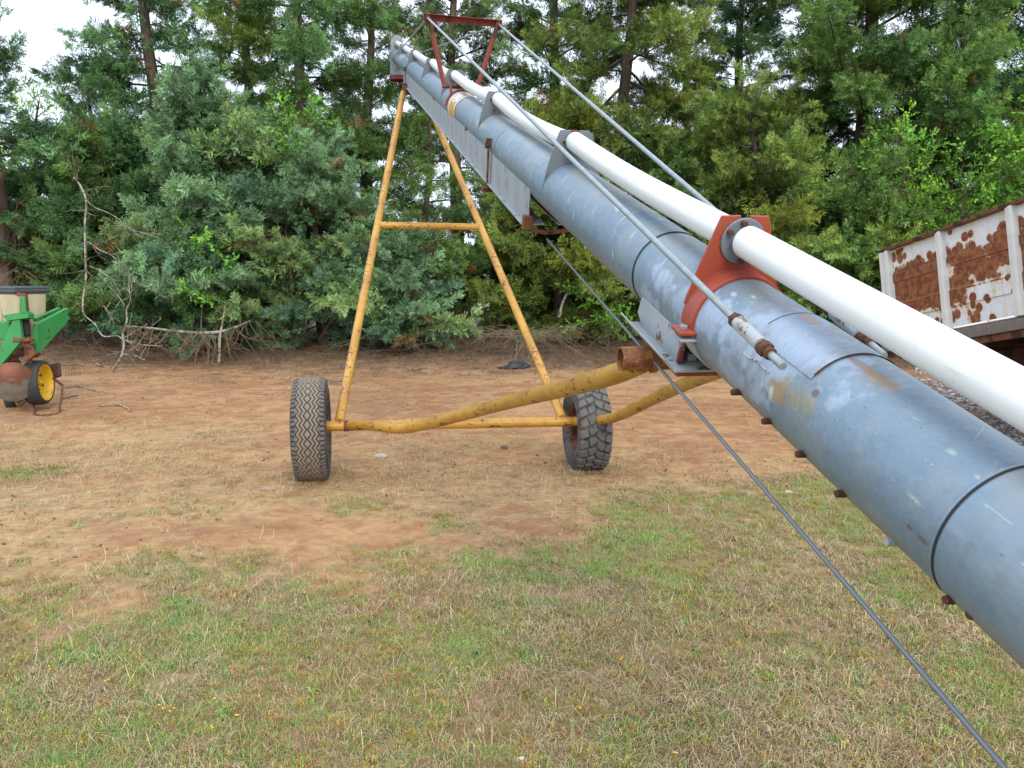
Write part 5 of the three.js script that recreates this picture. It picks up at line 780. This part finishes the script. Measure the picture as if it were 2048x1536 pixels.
  for (let i = 0; i < 66000; i++) {                 // near: 1.9 to 7.5 m, thickest close by
    d = 1.9 + 5.6 * Math.pow(rr(), 1.25); x = (rr() * 2 - 1) * (0.68 * d + 0.8); if (!inView(x, d)) continue;
    const z = -d, c = covers(x, z), k = rr(), pg = fbm(x * 1.7, z * 1.7, 3, 0, 910), clump = fbm(x * 4.5 + 3, z * 4.5, 3, 0, 912), s = 0.6 + 0.4 * rr(), g = c.green, tr = 4 * g * (1 - g), flat = fbm(x * 2.3 + 40, z * 2.3, 3, 0, 914);
    if (k < 0.30) { if (rr() < 0.03 + 0.85 * Math.max(g * 0.58, tr * 0.7, c.straw * 0.42) - c.bare1 * 0.6) put(Cs[i & 1], x, z, s * (0.75 + 0.3 * g + 0.3 * ss(0.5, 0.65, flat)), tone(rr() < 0.2 ? [0.36, 0.22, 0.12] : flat > 0.55 ? [0.44, 0.335, 0.19] : [0.40, 0.285, 0.135], 0.75, 1.2), 0.4); }
    else if (k < 0.71) { if (rr() < Math.pow(g, 1.6) * ss(0.29, 0.50, clump * 0.6 + pg * 0.4) * ss(0.80, 0.56, flat) * 1.6) put(Cg[i & 1], x, z, s * (0.5 + 0.7 * pg), tone(rr() < 0.3 ? [0.28, 0.36, 0.09] : rr() < 0.3 ? [0.16, 0.33, 0.13] : [0.21, 0.36, 0.08], 0.75, 1.25)); }
    else if (k < 0.90) { if (rr() < Math.max(g * 0.75, tr * 0.9) * ss(0.36, 0.58, 1.06 - clump * 0.5 - pg * 0.5)) put(Cw, x, z, s * 0.95, tone(rr() < 0.4 ? [0.40, 0.33, 0.06] : rr() < 0.3 ? [0.36, 0.23, 0.08] : [0.30, 0.34, 0.08], 0.75, 1.2)); }
    else if (k < 0.915) { if (rr() < g * 0.3) put(Cr, x, z, 0.35 + 0.55 * rr() * rr(), tone(rr() < 0.5 ? [0.15, 0.27, 0.06] : [0.22, 0.28, 0.07], 0.7, 1.2), 0.7); }
    else if (rr() < 0.12 + 0.35 * c.straw + 0.3 * tr) lay(x, z, 0.06 + 0.09 * rr(), tone([0.5, 0.38, 0.23], 0.6, 1.25));
  }
  for (const [wx, wz] of [[-1.53, -6.25], [0.6, -6.54]]) for (let i = 0; i < 70; i++) { const a = rr() * 6.28, q = 0.16 + 0.3 * rr() * rr(); put(rr() < 0.8 ? Cs[i & 1] : Cw, wx + Math.cos(a) * q, wz + Math.sin(a) * q, 0.7 + 0.4 * rr(), tone([0.45, 0.33, 0.17], 0.7, 1.2)); }
  for (let i = 0; i < 16000; i++) {                 // dry cover further out
    d = 6 + 8.5 * rr(); x = (rr() * 2 - 1) * (0.66 * d + 0.8); const z = -d, c = covers(x, z); if (rr() > 0.02 + c.straw * 0.5) continue;
    if (rr() < 0.8) put(Cs[i & 1], x, z, 0.8 + 0.6 * rr(), tone(rr() < 0.25 ? [0.38, 0.225, 0.105] : [0.46, 0.325, 0.155], 0.75, 1.2), 0.4); else lay(x, z, 0.1 + 0.12 * rr(), tone([0.55, 0.4, 0.22], 0.7, 1.2));
    if (x < -3 && d < 7 && c.green > 0.25 && rr() < 0.8) put(rr() < 0.5 ? Cg[0] : Cw, x, z, 1.3, tone([0.2, 0.28, 0.05], 0.8, 1.2));
  }
  for (let i = 0; i < 7000; i++) {                  // leaf litter near the trees
    d = 11.5 + 5 * rr(); x = (rr() * 2 - 1) * (0.66 * d + 0.8); const c = covers(x, -d); if (rr() > 0.1 + c.litter) continue;
    if (rr() < 0.6) put(Cs[0], x, -d, 1 + 0.9 * rr(), tone(rr() < 0.5 ? [0.15, 0.09, 0.05] : [0.25, 0.16, 0.09], 0.6, 1.3), 0.4); else lay(x, -d, 0.12 + 0.2 * rr(), tone([0.25, 0.18, 0.12], 0.6, 1.4));
  }
  const G = (C, geo, name, label, m = plain) => tag(C.build(name, geo, m, scene), label, null, null, 'stuff');
  G(Cg[0], green(1), 'grass', 'short green grass growing in patches in the foreground', mat); G(Cg[1], green(2), 'grass_001', 'short green grass growing in patches in the foreground', mat);
  G(Cs[0], straw(3), 'dry_grass', 'dry tan grass lying over the dirt', mat); G(Cs[1], straw(4), 'dry_grass_001', 'dry tan grass lying over the dirt', mat);
  G(Cw, weed(5), 'weeds', 'tiny yellowing weeds among the grass', mat); G(Cr, rosette(7), 'rosette_weeds', 'flat green rosettes of leaves in the grass', mat);
  { const m = new THREE.Mesh(mk(SP, SI, SK), mat); m.name = 'straw_litter'; m.castShadow = m.receiveShadow = true; tag(m, 'loose straw scattered on the dirt', null, null, 'stuff'); scene.add(m); }
  // brown twig and bark crumbs in the dirt
  {
    const C = new Cloud(); for (let i = 0; i < 5000; i++) { d = 3 + 11.5 * rr(); x = (rr() * 2 - 1) * (0.66 * d + 0.8); if (fbm(x * 1.5, d * 1.5, 3, 0, 930) < 0.45) continue; const s = 0.006 + 0.012 * rr() * rr(); dir.set(rr() - 0.5, 0.4 * rr(), rr() - 0.5).normalize(); C.add(V(x, height(x, -d) + s * 0.3, -d), dir, rr() * 6, s * 0.5, s * (0.8 + 1.2 * rr()), s * 0.5, tone(rr() < 0.3 ? [0.42, 0.30, 0.2] : [0.22, 0.13, 0.08], 0.5, 1.2)); }
    G(C, new THREE.IcosahedronGeometry(1, 0), 'dirt_crumbs', 'small crumbs of bark and clods of dirt');
  }
  // gravel patch by the truck
  {
    const C = new Cloud(); for (let i = 0; i < 14000; i++) { const a = onGround(1830 + 330 * rr(), 715 + 190 * rr()); if (!isFinite(a.x) || fbm(a.x * 1.2, a.z * 1.2, 3, 0, 940) < 0.36) continue; const s = 0.008 + 0.02 * rr() * rr(); dir.set(rr() - 0.5, 1, rr() - 0.5).normalize(); C.add(V(a.x, height(a.x, a.z) + s * 0.35, a.z), dir, rr() * 6, s, s * 0.7, s * 1.2, tone(rr() < 0.5 ? [0.5, 0.46, 0.44] : [0.25, 0.2, 0.18], 0.6, 1.2)); }
    G(C, new THREE.IcosahedronGeometry(1, 0), 'gravel', 'pale gravel beside the truck');
  }
  // stones and bits one can point to
  const bit = (px, py, s, col, name, label, cat, sd, flat = 0.55) => { const c = onGround(px, py), g = new THREE.IcosahedronGeometry(1, 3), p = g.attributes.position; for (let i = 0; i < p.count; i++) { const a = p.getX(i), b = p.getY(i), e = p.getZ(i), k = 0.65 + 0.7 * fbm(a * 1.8 + sd, e * 1.8 + b, 3, 0, sd); p.setXYZ(i, a * k * s[0], b * k * s[0] * flat, e * k * s[1]); } g.computeVertexNormals(); single(name, label, cat, g.translate(c.x, height(c.x, c.z) + s[0] * flat * 0.3, c.z), std({ color: new THREE.Color(...col), roughness: 0.9 }), name === 'stone' ? 'small stones on the ground' : name === 'dry_leaf' ? 'dry leaves on the grass' : name === 'dirt_clod' ? 'dark clods by the wheels' : undefined); };
  bit(762, 917, [0.055, 0.03], [0.52, 0.43, 0.34], 'stone', 'pale flat stone right of the left wheel', 'stone', 1, 0.35);
  bit(636, 1040, [0.022, 0.02], [0.3, 0.2, 0.16], 'stone', 'small brown stone in front of the left wheel', 'stone', 2);
  bit(535, 980, [0.06, 0.02], [0.34, 0.23, 0.16], 'bark_chip', 'brown bark chip left in front of the left wheel', 'bark chip', 3, 0.3);
  bit(688, 1218, [0.014, 0.01], [0.72, 0.68, 0.66], 'stone', 'tiny white pebble in the grass left of centre', 'stone', 4);
  bit(957, 1457, [0.010, 0.009], [0.72, 0.69, 0.66], 'stone', 'white upright pebble in the grass near the bottom', 'stone', 5, 1.2);
  bit(1042, 1516, [0.018, 0.013], [0.62, 0.56, 0.46], 'stone', 'cream pebble in the grass at the bottom edge', 'stone', 6);
  bit(1577, 990, [0.032, 0.02], [0.52, 0.4, 0.3], 'dry_leaf', 'tan dry leaf on the grass edge below the tube', 'leaf', 7, 0.5);
  bit(1472, 1082, [0.022, 0.018], [0.5, 0.4, 0.2], 'dry_leaf', 'yellow-tan dry leaf in the grass left of the cable', 'leaf', 8, 0.5);
  bit(1008, 896, [0.03, 0.03], [0.1, 0.07, 0.05], 'dirt_clod', 'dark dirt clod between the two wheels', 'clod', 9, 0.8);
  bit(1092, 927, [0.018, 0.015], [0.09, 0.05, 0.04], 'dirt_clod', 'small dark dirt clod left of the right wheel', 'clod', 10, 0.7);
  // wild flowers
  {
    const C = new Cloud(); for (const [px, py] of [[322, 1436], [345, 1440], [265, 1370], [214, 1380], [426, 1481], [478, 1452], [430, 1414], [104, 1354], [1160, 1434], [1350, 1530], [1690, 1505], [1240, 1330], [1685, 1245], [1330, 1235]]) for (let k = 0; k < 2; k++) { const p = onGround(px + (rr() - 0.5) * 10, py + (rr() - 0.5) * 6); C.add(p.setY(height(p.x, p.z) + 0.03 + 0.015 * rr()), up, rr() * 6, 0.0042, 0.0028, 0.0042, [0.75, 0.48, 0.02]); }
    G(C, new THREE.IcosahedronGeometry(1, 1), 'wild_flowers', 'tiny yellow wild flowers dotted in the grass');
  }
}
renderer.render(scene, camera);
